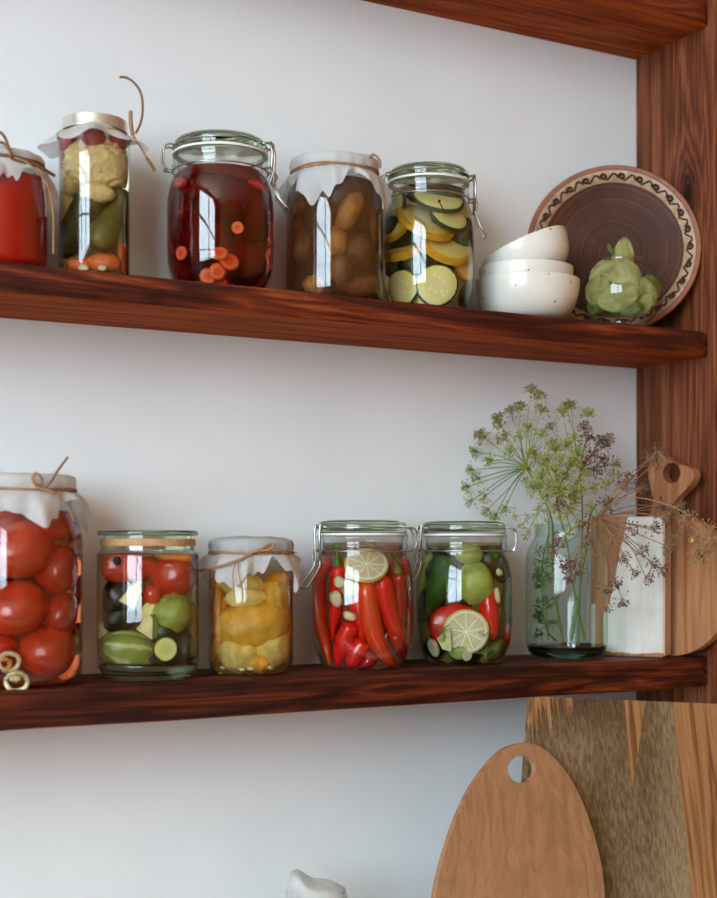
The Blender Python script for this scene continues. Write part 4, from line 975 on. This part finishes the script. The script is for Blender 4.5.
veg(J, 'cucumber', 'green cucumber against the right glass ' + CJ, 'cucumber', *z(500, 455), 7.5, 16, V['cuke'], k=.88, amp=.06, grp=CG, roll=5)
veg(J, 'cucumber', 'olive green cucumber piece at bottom right ' + CJ, 'cucumber', *z(455, 725), 12, 9, V['gherkin_l'], k=.9, amp=.1, grp=CG, roll=-35)
veg(J, 'cucumber', 'light green cucumber piece under the lemon slice ' + CJ, 'cucumber', *z(285, 738), 10, 7, V['cuke_l'], k=.9, amp=.06, grp=CG)
veg(J, 'cucumber', 'green cucumber end low at the left glass ' + CJ, 'cucumber', *z(128, 622), 8.5, 9, V['gherkin_l'], k=.85, amp=.06, grp=CG)
veg(J, 'cucumber', 'dark cucumber deep in the middle ' + CJ, 'cucumber', *z(270, 430), 14, 26, V['cuke_d'], k=.2, amp=.06, grp=CG)
veg(J, 'cucumber', 'dark cucumber deep at the right ' + CJ, 'cucumber', *z(430, 560), 13, 24, V['cuke_d'], k=.2, amp=.06, grp=CG)
veg(J, 'cucumber', 'dark cucumber deep at the bottom left ' + CJ, 'cucumber', *z(180, 650), 13, 15, V['cuke_d'], k=.25, amp=.06, grp=CG)
for x, y, a, b_, lab in [(495, 640, 10, 20, 'dark cucumber deep by the right glass, low'), (310, 650, 17, 18, 'dark cucumber deep behind the lemon slice'), (130, 530, 10, 22, 'dark cucumber deep by the left glass'), (390, 300, 17, 15, 'dark cucumber deep behind the round end'), (500, 400, 9, 22, 'dark cucumber deep by the right shoulder'), (215, 330, 14, 18, 'dark cucumber deep at the upper left')]:
    veg(J, 'cucumber', lab + ' ' + CJ, 'cucumber', *z(x, y), a, b_, V['cuke_d'], k=.3, amp=.06, grp=CG)
veg(J, 'red_pepper', 'red pepper piece behind the lemon slice ' + CJ, 'pepper', *z(262, 590), 22, 19, V['chili'], k=.72, amp=.06, ry=7)
veg(J, 'red_pepper', 'tall red pepper piece right of the lemon slice ' + CJ, 'pepper', *z(412, 520), 8, 25, V['chili'], k=.98, amp=.06, roll=-8)
veg(J, 'red_pepper', 'small red pepper piece low by the right glass ' + CJ, 'pepper', *z(488, 630), 5, 11, V['chili'], k=.92, amp=.06)
veg(J, 'garlic_clove', 'pale pink garlic piece beside the tall red pepper ' + CJ, 'garlic', *z(450, 450), 3.5, 8, V['garlic'], k=1, roll=-10)
slice_(J, 'lemon_slice', 'large lemon slice facing out, low ' + CJ, 'lemon', *z(318, 622), 22.5, 4, F_lem, V['lemon_rind'], k=1.03, pitch=-8, roll=-12)
wedge('herb_leaf', 'pale green leaf over the lower left of the lemon slice ' + CJ, 'herb', [(172, 655), (205, 625), (238, 605), (242, 640), (245, 715), (200, 705)], .8, V['herb_l'], None, 1.09)
veg(J, 'garlic_clove', 'white garlic clove at bottom left ' + CJ, 'garlic', *z(162, 720), 6, 8, V['garlic'], k=.98, roll=-15)
veg(J, 'garlic_clove', 'white garlic clove under the lemon slice at the bottom ' + CJ, 'garlic', *z(317, 760), 5, 5.5, V['garlic'], k=1, roll=20)
veg(J, 'garlic_clove', 'small pale garlic piece in the right shoulder ' + CJ, 'garlic', *z(460, 342), 4, 3.5, V['pale'], k=1.04, roll=20, amp=.3)
def sprig(lab, x, y, hgt, k, seed, w_=10):
    q, s_ = J.at(*z(x, y), 0, k); r_ = random.Random(seed); b = BM(); hgt *= s_; w_ *= s_
    tube(b, spline([(0, 0, -hgt/2), (.1*w_, 0, 0), (-.1*w_, 0, hgt/2)], 4), .0005, 5)
    for i in range(26):
        z0 = r_.uniform(-hgt/2, hgt/2); a = r_.choice((-1, 1)); L = w_*r_.uniform(.4, 1)
        tube(b, [(0, 0, z0), (a*L*.5, r_.uniform(-.1, .1)*L, z0 + L*.4), (a*L*.9, r_.uniform(-.1, .1)*L, z0 + L*r_.uniform(.2, .9))], .00035, 4)
    o = obj('dill_sprig', b, V['herb']); set_frame(o, q, (0, 0, J.yaw)); tag(o, lab + ' ' + CJ, 'dill', 'dill sprigs in the cucumber jar')
sprig('dill sprig right of the lemon slice', 405, 690, 26, 1.06, 1); sprig('dill sprig by the right glass', 490, 540, 34, 1.0, 2, 8); sprig('dill sprig over the pale leaf', 205, 640, 14, 1.10, 3, 7)

# =================================================================== 14 vase with dill
J = Jar('glass_vase', 'green tinted glass jar used as a vase for the dill', 566.5, 41.3, -.070, Z3, 523); J.o['category'] = 'vase'
VS = [(0, 0), (.55, .004), (.72, .002), (.82, .012), (.92, .04), (.985, .09), (1, .15), (1, .66), (.99, .74), (.95, .80), (.87, .85), (.80, .885), (.775, .91), (.775, .97), (.80, .985), (.80, 1.0), (.765, 1.0), (.745, .98), (.74, .90)]
J.inn = [(0, .055), (.60, .05), (.84, .07), (.92, .11), (.945, .16), (.945, .66), (.935, .735), (.895, .795), (.815, .845), (.75, .875), (.735, .90)]
obj('glass_body', lathe(BM(), prof_scale(VS, J.R, J.H), 72), M['green_glass'], J.o, angle=1.2)
obj('base', lathe(BM(), prof_scale([(0, .018), (.5, .016), (.72, .012), (.82, .022), (.92, .052), (.965, .095), (.93, .085), (.85, .06), (.6, .045), (0, .05)], J.R, J.H), 72), M['green_base'], J.o)
VJ = J
grn, ygrn, brn, dry = (m_plain('dill_stem_green', C(96, 126, 52), .6, .15, 90), m_plain('dill_stem_yellow_green', C(150, 158, 74), .6, .15, 90), m_plain('dill_stem_brown', C(156, 114, 80), .7, .15, 90), m_plain('dill_dry_straw', C(176, 132, 92), .8, .2, 90))
sd_g, sd_o, sd_b, sd_y, sd_d = (m_plain('seed_green', C(150, 158, 62), .6, .2, 300), m_plain('seed_olive', C(146, 122, 72), .6, .25, 300), m_plain('seed_brown', C(104, 74, 60), .6, .4, 300), m_plain('flower_yellow_green', C(168, 166, 82), .6, .2, 300), m_plain('dry_flower', C(176, 136, 98), .8, .25, 300))
def pt(px, py, off=0):   # a point near the vase axis depth, off metres towards the viewer
    return at_depth(px, py, VJ.D - off)
def umbel(root, ctr, rays, stem_m, seed_ms, mini, nseed, seed_r, r_, rad=.0006):
    """ctr: world point; rays: world tip points; each tip carries an umbellet of seeds on fine stalks"""
    o0 = root.location
    b = BM()
    for tip in rays:
        mid = (ctr + tip) / 2 + Vector((r_.uniform(-1, 1), r_.uniform(-1, 1), r_.uniform(0, 1.4))) * (tip - ctr).length * .07
        tube(b, spline([ctr - o0, mid - o0, tip - o0], 4), lambda t: rad*(1.25 - .5*t), 5)
    u = obj('umbel', b, stem_m, root)
    for tip in rays:
        out = (tip - ctr).normalized(); b = BM(); sb = BM(); ns = int(nseed*2.3) + r_.randint(-3, 3)
        for i in range(ns):
            d = (out*.8 + Vector((r_.gauss(0, 1), r_.gauss(0, 1), r_.gauss(0, 1)))*.62).normalized()
            L = mini * r_.uniform(.65, 1.1); e = d * L
            tube(b, [Vector((0, 0, 0)), e*.5 + out*L*.08, e], rad*.30, 3)
            sr_ = 1.25; q = Matrix.Translation(e) @ Vector((0, 0, 1)).rotation_difference(d).to_matrix().to_4x4()
            sr = seed_r * .92 * r_.uniform(.75, 1.2)
            blob(sb, sr*.72, sr*.72, sr*.95, 0, 1, 0, 1, q)
        um = obj('umbellet', b, stem_m, u); um.location = tip - o0
        se = obj('seed_cluster', sb, r_.choice(seed_ms), u); se.location = tip - o0; se['kind'] = 'stuff'
    return u
def dill(label, stem_pts, stem_r, stem_m, seed=1, cat='dill'):
    P = [pt(*a) for a in stem_pts]
    root = tag(empty('dill_flower', P[0]), label, cat, 'dill stems in the vase')
    obj('stem', tube(BM(), spline([q - P[0] for q in P], 6), lambda t: stem_r*(1.1 - .5*t), 8), stem_m, root)
    return root, P[-1]
def ray_tips(ctr, specs): return [pt(x, y, off) for x, y, off in specs]
r_ = random.Random(12)
# A: the big green head that fans out to the upper left
root, c = dill('tall green dill head fanning out to the upper left', [(563, 642, .0), (556, 600, .0), (553, 560, .01), (552, 522, .01), (541, 494, .01), (526, 467, .01)], .0016, grn)
umbel(root, c, ray_tips(c, [(531, 393, .0), (538, 399, .02), (520, 410, .01), (512, 414, -.01), (499, 421, .0), (501, 427, .02), (482, 437, .0), (486, 438, .02)]), ygrn, [sd_o], .0105, 22, .0014, r_)
umbel(root, c, ray_tips(c, [(541, 413, .01), (505, 440, .03), (521, 440, .035), (528, 432, .01), (493, 461, .03), (511, 452, .05), (541, 437, .04)]), ygrn, [sd_o, sd_g], .0105, 20, .0014, r_)
umbel(root, c, ray_tips(c, [(477, 452, -.01), (480, 478, .03), (470, 486, .01), (473, 500, .02), (486, 495, .035), (497, 513, .03), (483, 466, -.03), (489, 508, .0), (506, 506, .045), (474, 470, .0)]), grn, [sd_g, sd_g, sd_y], .0105, 15, .0013, r_)
# B: yellow green flowering head in the middle
root, c = dill('yellow green flowering dill head in the middle of the bunch', [(585, 640, .0), (574, 590, .01), (568, 550, .02), (560, 515, .02), (557, 495, .02)], .0014, grn)
umbel(root, c, ray_tips(c, [(535, 455, .03), (546, 462, .05), (556, 452, .04), (566, 448, .03), (577, 456, .03), (530, 470, .04), (542, 478, .06), (555, 472, .06), (568, 470, .05), (580, 476, .04), (535, 488, .05), (548, 496, .06), (562, 490, .07), (575, 492, .05), (568, 508, .06), (553, 448, .0), (548, 468, .02), (560, 462, .06), (572, 464, .05), (538, 462, .02), (550, 486, .07), (563, 480, .02), (576, 484, .06), (556, 504, .03), (543, 487, .02), (569, 498, .02)]), ygrn, [sd_y, sd_y, sd_g], .012, 26, .0013, r_)
umbel(root, c, ray_tips(c, [(586, 505, .04), (560, 515, .06), (577, 520, .05), (540, 507, .04), (590, 488, .02), (528, 482, .02), (570, 528, .05)]), ygrn, [sd_y, sd_g], .009, 16, .0012, r_)
# C: paler head, upper right
root, c = dill('olive brown dill head at the upper right of the bunch', [(578, 645, -.01), (580, 590, -.01), (582, 540, -.01), (582, 500, -.01), (580, 470, -.01)], .0013, grn)
umbel(root, c, ray_tips(c, [(567, 410, .0), (571, 408, -.02), (588, 417, -.01), (563, 416, .02)]), ygrn, [sd_o, sd_g], .0105, 22, .0014, r_)
umbel(root, c, ray_tips(c, [(584, 430, .01), (587, 441, .02), (598, 444, .0), (603, 448, .01), (591, 455, .03), (600, 461, .01), (607, 441, -.02), (583, 463, .03), (593, 470, .02), (612, 465, -.01)]), brn, [sd_b, sd_o, sd_b], .0105, 20, .0014, r_)
umbel(root, c, ray_tips(c, [(552, 430, .0), (575, 440, .02), (613, 474, .0), (604, 482, .02), (570, 490, .04)]), ygrn, [sd_g, sd_o, sd_b], .0095, 18, .0013, r_)
# D: the dry brown head spread out like a star
root, c = dill('dry brown dill head spread like a star in front of the painted board', [(572, 640, .015), (578, 600, .02), (584, 560, .022), (588, 530, .026), (591, 511, .036), (595, 508, .052), (597, 518, .065)], .0013, grn)
umbel(root, c, ray_tips(c, [(656, 452, .03), (648, 459, .02), (652, 466, .04), (626, 482, .05), (634, 490, .06), (621, 489, .03), (641, 489, .03), (606, 506, .09)]), brn, [sd_b], .0115, 22, .0014, r_)
umbel(root, c, ray_tips(c, [(655, 505, .04), (668, 508, .03), (678, 506, .02), (662, 518, .04), (672, 520, .03), (650, 527, .06), (672, 536, .02), (664, 545, .04)]), brn, [sd_b, sd_o], .0115, 22, .0014, r_)
umbel(root, c, ray_tips(c, [(640, 547, .06), (622, 555, .07), (650, 562, .05), (632, 570, .07), (645, 576, .05), (615, 580, .08), (607, 585, .08), (629, 528, .08), (622, 598, .06), (660, 568, .03)]), brn, [sd_b], .0105, 15, .0014, r_)
umbel(root, c, ray_tips(c, [(575, 560, .10), (568, 562, .08), (571, 574, .09), (580, 568, .10), (565, 505, .08), (561, 538, .09), (556, 551, .08), (604, 604, .075), (596, 548, .10), (590, 540, .09), (586, 523, .10), (612, 540, .10)]), brn, [sd_b, sd_b, sd_o], .0105, 18, .0014, r_)
# E: small drooping yellow head at the rim
root, c = dill('small yellow dill head drooping over the rim of the vase', [(548, 640, .02), (545, 590, .025), (548, 550, .02), (549, 523, .025), (545, 510, .04), (537, 514, .055)], .0008, grn)
umbel(root, c, ray_tips(c, [(518, 516, .055), (523, 524, .06), (530, 528, .06), (538, 524, .06), (529, 517, .06), (527, 534, .06), (545, 518, .06)]), ygrn, [sd_y], .007, 8, .0012, r_, .0004)
# F: straw coloured dried head by the paddle board
root, c = dill('straw coloured dried flower head in front of the round paddle board', [(588, 640, .01), (588, 590, .01), (588, 530, .012), (600, 502, .03), (640, 498, .05), (680, 510, .06), (696, 527, .07)], .0009, dry)
umbel(root, c, ray_tips(c, [(690, 520, .08), (697, 535, .085), (706, 545, .08), (702, 555, .085), (698, 548, .09), (712, 537, .08), (706, 528, .085)]), dry, [sd_d], .0115, 24, .0014, r_)
q = pt(692.5, 540.5, .098); o = obj('petal', blob(BM(), .0022, .0015, .0022, .2, 3, 2, 2), m_plain('yellow_petal', C(224, 178, 48), .5, .05)); o.parent = root; o.location = q - root.location; o['label'] = 'yellow petal'
# G: feathery green leaves inside the vase
root, c = dill('feathery green dill leaves inside the left of the vase', [(556, 641, .0), (546, 628, .02), (542, 590, .02), (543, 560, .015), (549, 532, .01)], .0011, grn)
b = BM(); o0 = root.location
for i in range(46):
    y = r_.uniform(548, 640); x = 541 + (y - 590)*.06 + r_.uniform(-2, 2); s0 = pt(x, y, .015)
    sg = -1 if r_.random() < .62 else 1; L = r_.uniform(.008, .021)
    e = s0 + RGT*sg*L*(.85 if sg < 0 else 1) + UP*r_.uniform(-.2, .9)*L - FWD*r_.uniform(-.9, .9)*L
    pts = spline([s0 - o0, (s0 + e)/2 - o0 + UP*.002, e - o0], 4); tube(b, pts, .0004, 4)
    for q in pts[2:]:
        for _ in range(3):
            tube(b, [q, q + Vector((r_.gauss(0, 1), r_.gauss(0, 1), r_.gauss(0, 1)))*.0032], .0003, 3)
VJ.inn = [(r_0*.95, z_0) for r_0, z_0 in VJ.inn]
fo = obj('feathery_leaf', VJ.press(b, o0, (0, 0, 0)), m_plain('dill_leaf_green', C(70, 108, 48), .6, .2, 120), root)

# =================================================================== 15 painted board, 16 paddle board
LW = [C(138, 88, 54), C(168, 112, 72), C(192, 138, 94), C(206, 156, 112)]
t = NT('white_painted_wood'); co = t.obco(); sp = t.n('SeparateXYZ', {0: co})
wn = t.noise(t.obco((60, 60, 5)), 1, 4, .6); n3 = t.noise(co, 28, 4, .6)
# bare patch at the upper corner, worn line along the foot
edge = t.math('ADD', sp.outputs[0], t.math('MULTIPLY', t.math('SUBTRACT', wn, .5), .010))
slant = t.math('ADD', .030, t.math('MULTIPLY', t.math('SUBTRACT', sp.outputs[2], .08), .20))
bare = t.math('MULTIPLY', t.math('LESS_THAN', edge, slant), t.math('GREATER_THAN', sp.outputs[2], .062))
strip = t.math('MULTIPLY', t.math('GREATER_THAN', t.math('SUBTRACT', .019, t.math('ABSOLUTE', t.math('SUBTRACT', edge, .012))), .013), t.math('LESS_THAN', sp.outputs[2], .09))
foot = t.math('LESS_THAN', t.math('ADD', sp.outputs[2], t.math('MULTIPLY', n3, .012)), .0115)
mask = t.math('MAXIMUM', t.math('MAXIMUM', bare, strip), foot)
wood = t.ramp(t.noise(t.obco((160, 160, 6)), 1, 4), [(.3, C(150, 92, 58)), (.7, C(190, 132, 90))])
white = t.ramp(t.math('ADD', t.math('MULTIPLY', wn, .6), t.math('MULTIPLY', n3, .4)), [(.3, C(196, 190, 178)), (.6, C(226, 222, 212))])
white_paint = t.pbr(Base_Color=t.mix(mask, white, wood), Roughness=.6, Normal=t.bump(wn, .2, .001))
beta = math.radians(60); w_, h_, th = .0917, .1675, .028
wb = tag(empty('cutting_board', (1.069, -.051, Z3), -beta), 'rectangular cutting board with worn white paint behind the vase', 'cutting board')
t = NT('worn_board_edge')
obj('board', box(BM(), (0, 0, 0), (w_, th, h_), .003, 3), white_paint, wb)
edge_w = m_wood('bare_edge_wood', [C(180, 146, 118), C(206, 178, 150), C(220, 198, 172)], 'z', 6, .6, .6, bump=.1)
obj('bare_edge', box(BM(), (w_ - .0006, .0028, .003), (w_ + .0006, th - .0022, h_ - .003)), edge_w, wb)
# paddle with its handle towards the upper left
pb_w = m_wood('paddle_wood', [C(128, 80, 50), C(158, 104, 68), C(176, 122, 82), C(190, 138, 96)], 'z', 12, .55, .5, .7, .12, .3, .7, .2)
beta2 = math.radians(76); Rp = .0856
base = Vector((1.150, -.106, Z3 + .0005))
def arc(cx, cz, r, a0, a1, n): return [(cx + r*math.cos(a0 + (a1-a0)*i/n), cz + r*math.sin(a0 + (a1-a0)*i/n)) for i in range(n+1)]
HX = -.012
hd = [(.012, .176), (.006, .190), (.013, .200), (.028, .213), (.036, .222), (.037, .232), (.028, .2385), (.012, .243), (-.004, .252), (-.014, .260), (-.022, .254), (-.027, .238), (-.026, .222), (-.021, .205), (-.022, .190), (-.030, .1745)]
hd = [(x + HX*.2, zz - .012) for x, zz in hd]
hd = [tuple(v) for v in [q[:2] for q in spline([(x, zz, 0) for x, zz in hd], 3)]]
outl = arc(0, Rp, Rp, PI/2 + .34, PI/2 + 2*PI - .16, 70) + hd
hole = arc(.004, .2195, .0125, 0, 2*PI, 26)[:-1]
pb = tag(empty('paddle_board', base, -beta2), 'round wooden paddle board with a holed handle leaning on the side panel', 'cutting board')
obj('board', prism(BM(), outl, -.007, .007, .003, hole), pb_w, pb, angle=.7)

# =================================================================== lower boards and the counter
CZ = .95
SL = .162
def on_lean(px, py, y_top, z_top):     # point of a leaning plane Y = y_top - SL*(z_top - z)
    d = ray_dir(px, py); n = Vector((0, 1, -SL)); p0 = Vector((0, y_top, z_top))
    return CAM + d * ((p0 - CAM).dot(n) / d.dot(n))
lean = math.atan(SL)
yT, zT = -.172, 1.338
tl = on_lean(531.5, 699.5, yT, zT); tr = on_lean(717, 706.5, yT, zT)
W_, Hh = .46, (tl.z - CZ)/math.cos(lean)
dz = (tr.z - tl.z)/(tr.x - tl.x)
bb = tag(empty('cutting_board', (tl.x, yT - SL*(zT - CZ), CZ + .0026)), 'large rectangular oak board leaning under the lower shelf', 'cutting board')
mb = (on_lean(525, 800, yT, zT).x - tl.x)/(tl.z - on_lean(525, 800, yT, zT).z)
cr = [(mb*Hh, .0), (W_, .0), (W_, Hh + dz*W_)] + [(.010 - .010*math.sin(i/6*PI/2), Hh - .010 + .010*math.cos(i/6*PI/2)) for i in range(7)]
def m_oak():
    t = NT('rough_oak_face'); co = t.obco(); sp = t.n('SeparateXYZ', {0: co}); x, z_ = sp.outputs[0], sp.outputs[2]
    fib = t.noise(t.obco((210, 210, 6)), 1, 4, .65); saw = t.noise(t.obco((150, 60, 45), rot=(0, .75, 0)), 1.6, 4, .7); lo = t.noise(t.obco((9, 9, 2)), 1, 3)
    grey = t.ramp(t.math('ADD', t.math('MULTIPLY', saw, .55), t.math('MULTIPLY', lo, .5)), [(.34, C(62, 42, 27)), (.5, C(116, 92, 64)), (.68, C(168, 144, 110))])
    wv = t.obco((24, 24, 1.6)); wn = t.n('TexNoise', {'Vector': wv, 'Scale': 1.0, 'Detail': 3.0}).outputs[0]
    band = t.math('ABSOLUTE', t.math('SINE', t.math('MULTIPLY', wn, 26)))
    warm = t.ramp(t.math('ADD', t.math('MULTIPLY', band, .4), t.math('MULTIPLY', fib, .6)), [(.25, C(112, 72, 42)), (.55, C(160, 112, 70)), (.85, C(190, 142, 96))])
    X = lambda px, py: on_lean(px, py, yT, zT).x - tl.x
    ZL = lambda px, py: (on_lean(px, py, yT, zT).z - CZ) / math.cos(lean)
    def streak(x0, z0, k):       # a pale splinter that widens towards the top edge
        d = t.math('SUBTRACT', x, x0 - .002); w = t.math('MULTIPLY', t.math('SUBTRACT', t.math('ADD', z_, t.math('MULTIPLY', fib, .02)), z0), k)
        return t.math('MULTIPLY', t.math('GREATER_THAN', d, 0.0), t.math('LESS_THAN', d, w))
    st = t.math('MAXIMUM', streak(X(626, 720), ZL(626, 784), X(648, 705)*.0 + .34), streak(X(676, 720), ZL(676, 748), .14))
    rgt = t.math('GREATER_THAN', t.math('ADD', x, t.math('MULTIPLY', t.math('SUBTRACT', lo, .5), .05)), X(688, 800))
    lft = t.math('MULTIPLY', t.math('GREATER_THAN', t.math('ADD', fib, t.math('MULTIPLY', t.math('SUBTRACT', z_, ZL(540, 740)), 4)), .60), t.math('LESS_THAN', x, X(575, 710)))
    m = t.math('MAXIMUM', t.math('MAXIMUM', st, rgt), lft)
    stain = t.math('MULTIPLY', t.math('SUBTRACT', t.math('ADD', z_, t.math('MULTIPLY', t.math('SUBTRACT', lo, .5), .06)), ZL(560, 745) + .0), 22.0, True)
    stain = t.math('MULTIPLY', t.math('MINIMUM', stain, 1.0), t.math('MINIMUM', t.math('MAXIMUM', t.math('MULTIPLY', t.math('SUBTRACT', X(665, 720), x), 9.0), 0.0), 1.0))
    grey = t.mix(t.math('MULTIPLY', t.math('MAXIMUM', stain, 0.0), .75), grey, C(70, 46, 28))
    return t.pbr(Base_Color=t.mix(m, grey, warm), Roughness=.7, Specular_IOR_Level=.25, Normal=t.bump(t.math('ADD', saw, t.math('MULTIPLY', fib, .6)), .5, .002))
o = obj('board', prism(BM(), cr, 0, .011, .0022), m_oak(), bb, angle=.7); o.rotation_euler.x = -lean
# oval board
yO, zO = -.205, 1.295
ap = on_lean(522, 745, yO, zO); kx = (on_lean(602, 866, yO, zO).x - on_lean(442, 866, yO, zO).x)/160
kz = (ap.z - on_lean(522, 898, yO, zO).z)/math.cos(lean)/153
half = [(0, 0), (1.2, 8), (4, 16), (9, 24), (20, 35), (43, 52), (80, 68.5), (121, 80.5), (153, 85.5)]
Lb = (ap.z - CZ)/math.cos(lean)
mo = (on_lean(522, 898, yO, zO).x - ap.x)/(153*kz)
side = [(w*kx, Lb - d*kz) for d, w in half]
bot = [(86.5*kx, Lb - 185*kz), (83*kx, Lb - 230*kz), (72*kx, Lb - 280*kz), (50*kx, .022), (24*kx, .004), (8*kx, .0003)]
rs = [q[:2] for q in spline([(x, zz, 0) for x, zz in side + bot], 4)]
rs = [(x, min(max(zz, 0), Lb)) for x, zz in rs]
outl = [(x + mo*(Lb-zz), zz) for x, zz in rs[::-1]] + [(-x + mo*(Lb-zz), zz) for x, zz in rs[1:]]
oval_w = m_wood('beech_board_wood', [C(140, 98, 66), C(166, 120, 84), C(182, 136, 98), C(198, 154, 114)], 'z', 31, .55, .45, 1.6, .1, .3, 3.2, .12)
ov = tag(empty('cutting_board', (ap.x, yO - SL*(zO - CZ), CZ + .0023)), 'pointed oval wooden board with a round hole, in front of the large board', 'cutting board')
hl = [(mo*27*kz + 14.3*kx*math.cos(2*PI*i/30), Lb - 27*kz + 14*kz*math.sin(2*PI*i/30)) for i in range(30)]
o = obj('board', prism(BM(), outl, 0, .008, .002, hl), oval_w, ov, angle=.7); o.rotation_euler.x = -lean
ct = tag(empty('kitchen_counter', (.75, -.3, 0)), 'white kitchen counter below the shelves', 'counter')
cw = m_plain('white_counter', C(222, 220, 215), .35, .02, 8)
obj('worktop', box(BM(), (-1.5, -.36, CZ - .04), (2.0, .298, CZ), .004), cw, ct)
obj('cabinet', box(BM(), (-1.48, -.28, .0), (1.98, .297, CZ - .04), .003), cw, ct)
# the small covered jar whose cloth just shows at the bottom of the picture
p = on_Y(318, 886, -.12)
J = Jar('jar', 'small jar on the counter, only its pale cloth top showing', 318, 30, -.12, CZ, 889)
J.inn = SQ_IN
glass_body(J, SQ, SQ_IN)
bm = cloth_bm(J.R*.94, J.H - .002, J.H - .02, J.R*.96, .012, .02, 71, waves=5, dome=.0)
for v in bm.verts:
    if v.co.z > J.H - .022:
        v.co.z += .010*math.exp(-((v.co.x + J.R*.72)/(J.R*.45))**2) - .004*(v.co.x/J.R) + .0015*math.sin(v.co.x*160)
obj('cloth_cover', bm, M['sheer'], J.o, angle=2.5)

# =================================================================== light, camera
def area(name, loc, rot, sx, sy, power, col):
    L = bpy.data.lights.new(name, 'AREA'); L.shape = 'RECTANGLE'; L.size = sx; L.size_y = sy; L.energy = power; L.color = col
    o = bpy.data.objects.new(name, L); o.location = loc; o.rotation_euler = rot; return link(o)
area('window_daylight', (RX0 - .19, (WY0+WY1)/2, (WZ0+WZ1)/2), (0, -PI/2, 0), WZ1-WZ0, WY1-WY0, 160, (.70, .88, 1.0))
wd = bpy.data.worlds.new('World'); S.world = wd; wd.use_nodes = True
wd.node_tree.nodes['Background'].inputs[0].default_value = (.75, .85, 1, 1); wd.node_tree.nodes['Background'].inputs[1].default_value = 1.0
cam = bpy.data.cameras.new('Camera'); co_ = bpy.data.objects.new('Camera', cam); link(co_)
co_.location = CAM; co_.rotation_euler = (PI/2, 0, -YAW)
cam.sensor_width = 36; cam.lens = F / 898 * 36; cam.shift_y = (HY - 449) / 898
cam.clip_start = .05
cam.dof.use_dof = True; cam.dof.focus_distance = 1.50; cam.dof.aperture_fstop = 4.5
S.camera = co_
S.cycles.transparent_max_bounces = 40; S.cycles.max_bounces = 20; S.cycles.transmission_bounces = 16; S.cycles.diffuse_bounces = 4; S.cycles.glossy_bounces = 4
S.cycles.use_denoising = True; S.cycles.sample_clamp_indirect = 0; S.cycles.caustics_reflective = False; S.cycles.caustics_refractive = True
vs = S.view_settings; vs.view_transform = 'Standard'; vs.look = 'None'; vs.gamma = 1; vs.use_curve_mapping = False; vs.exposure = 0.0
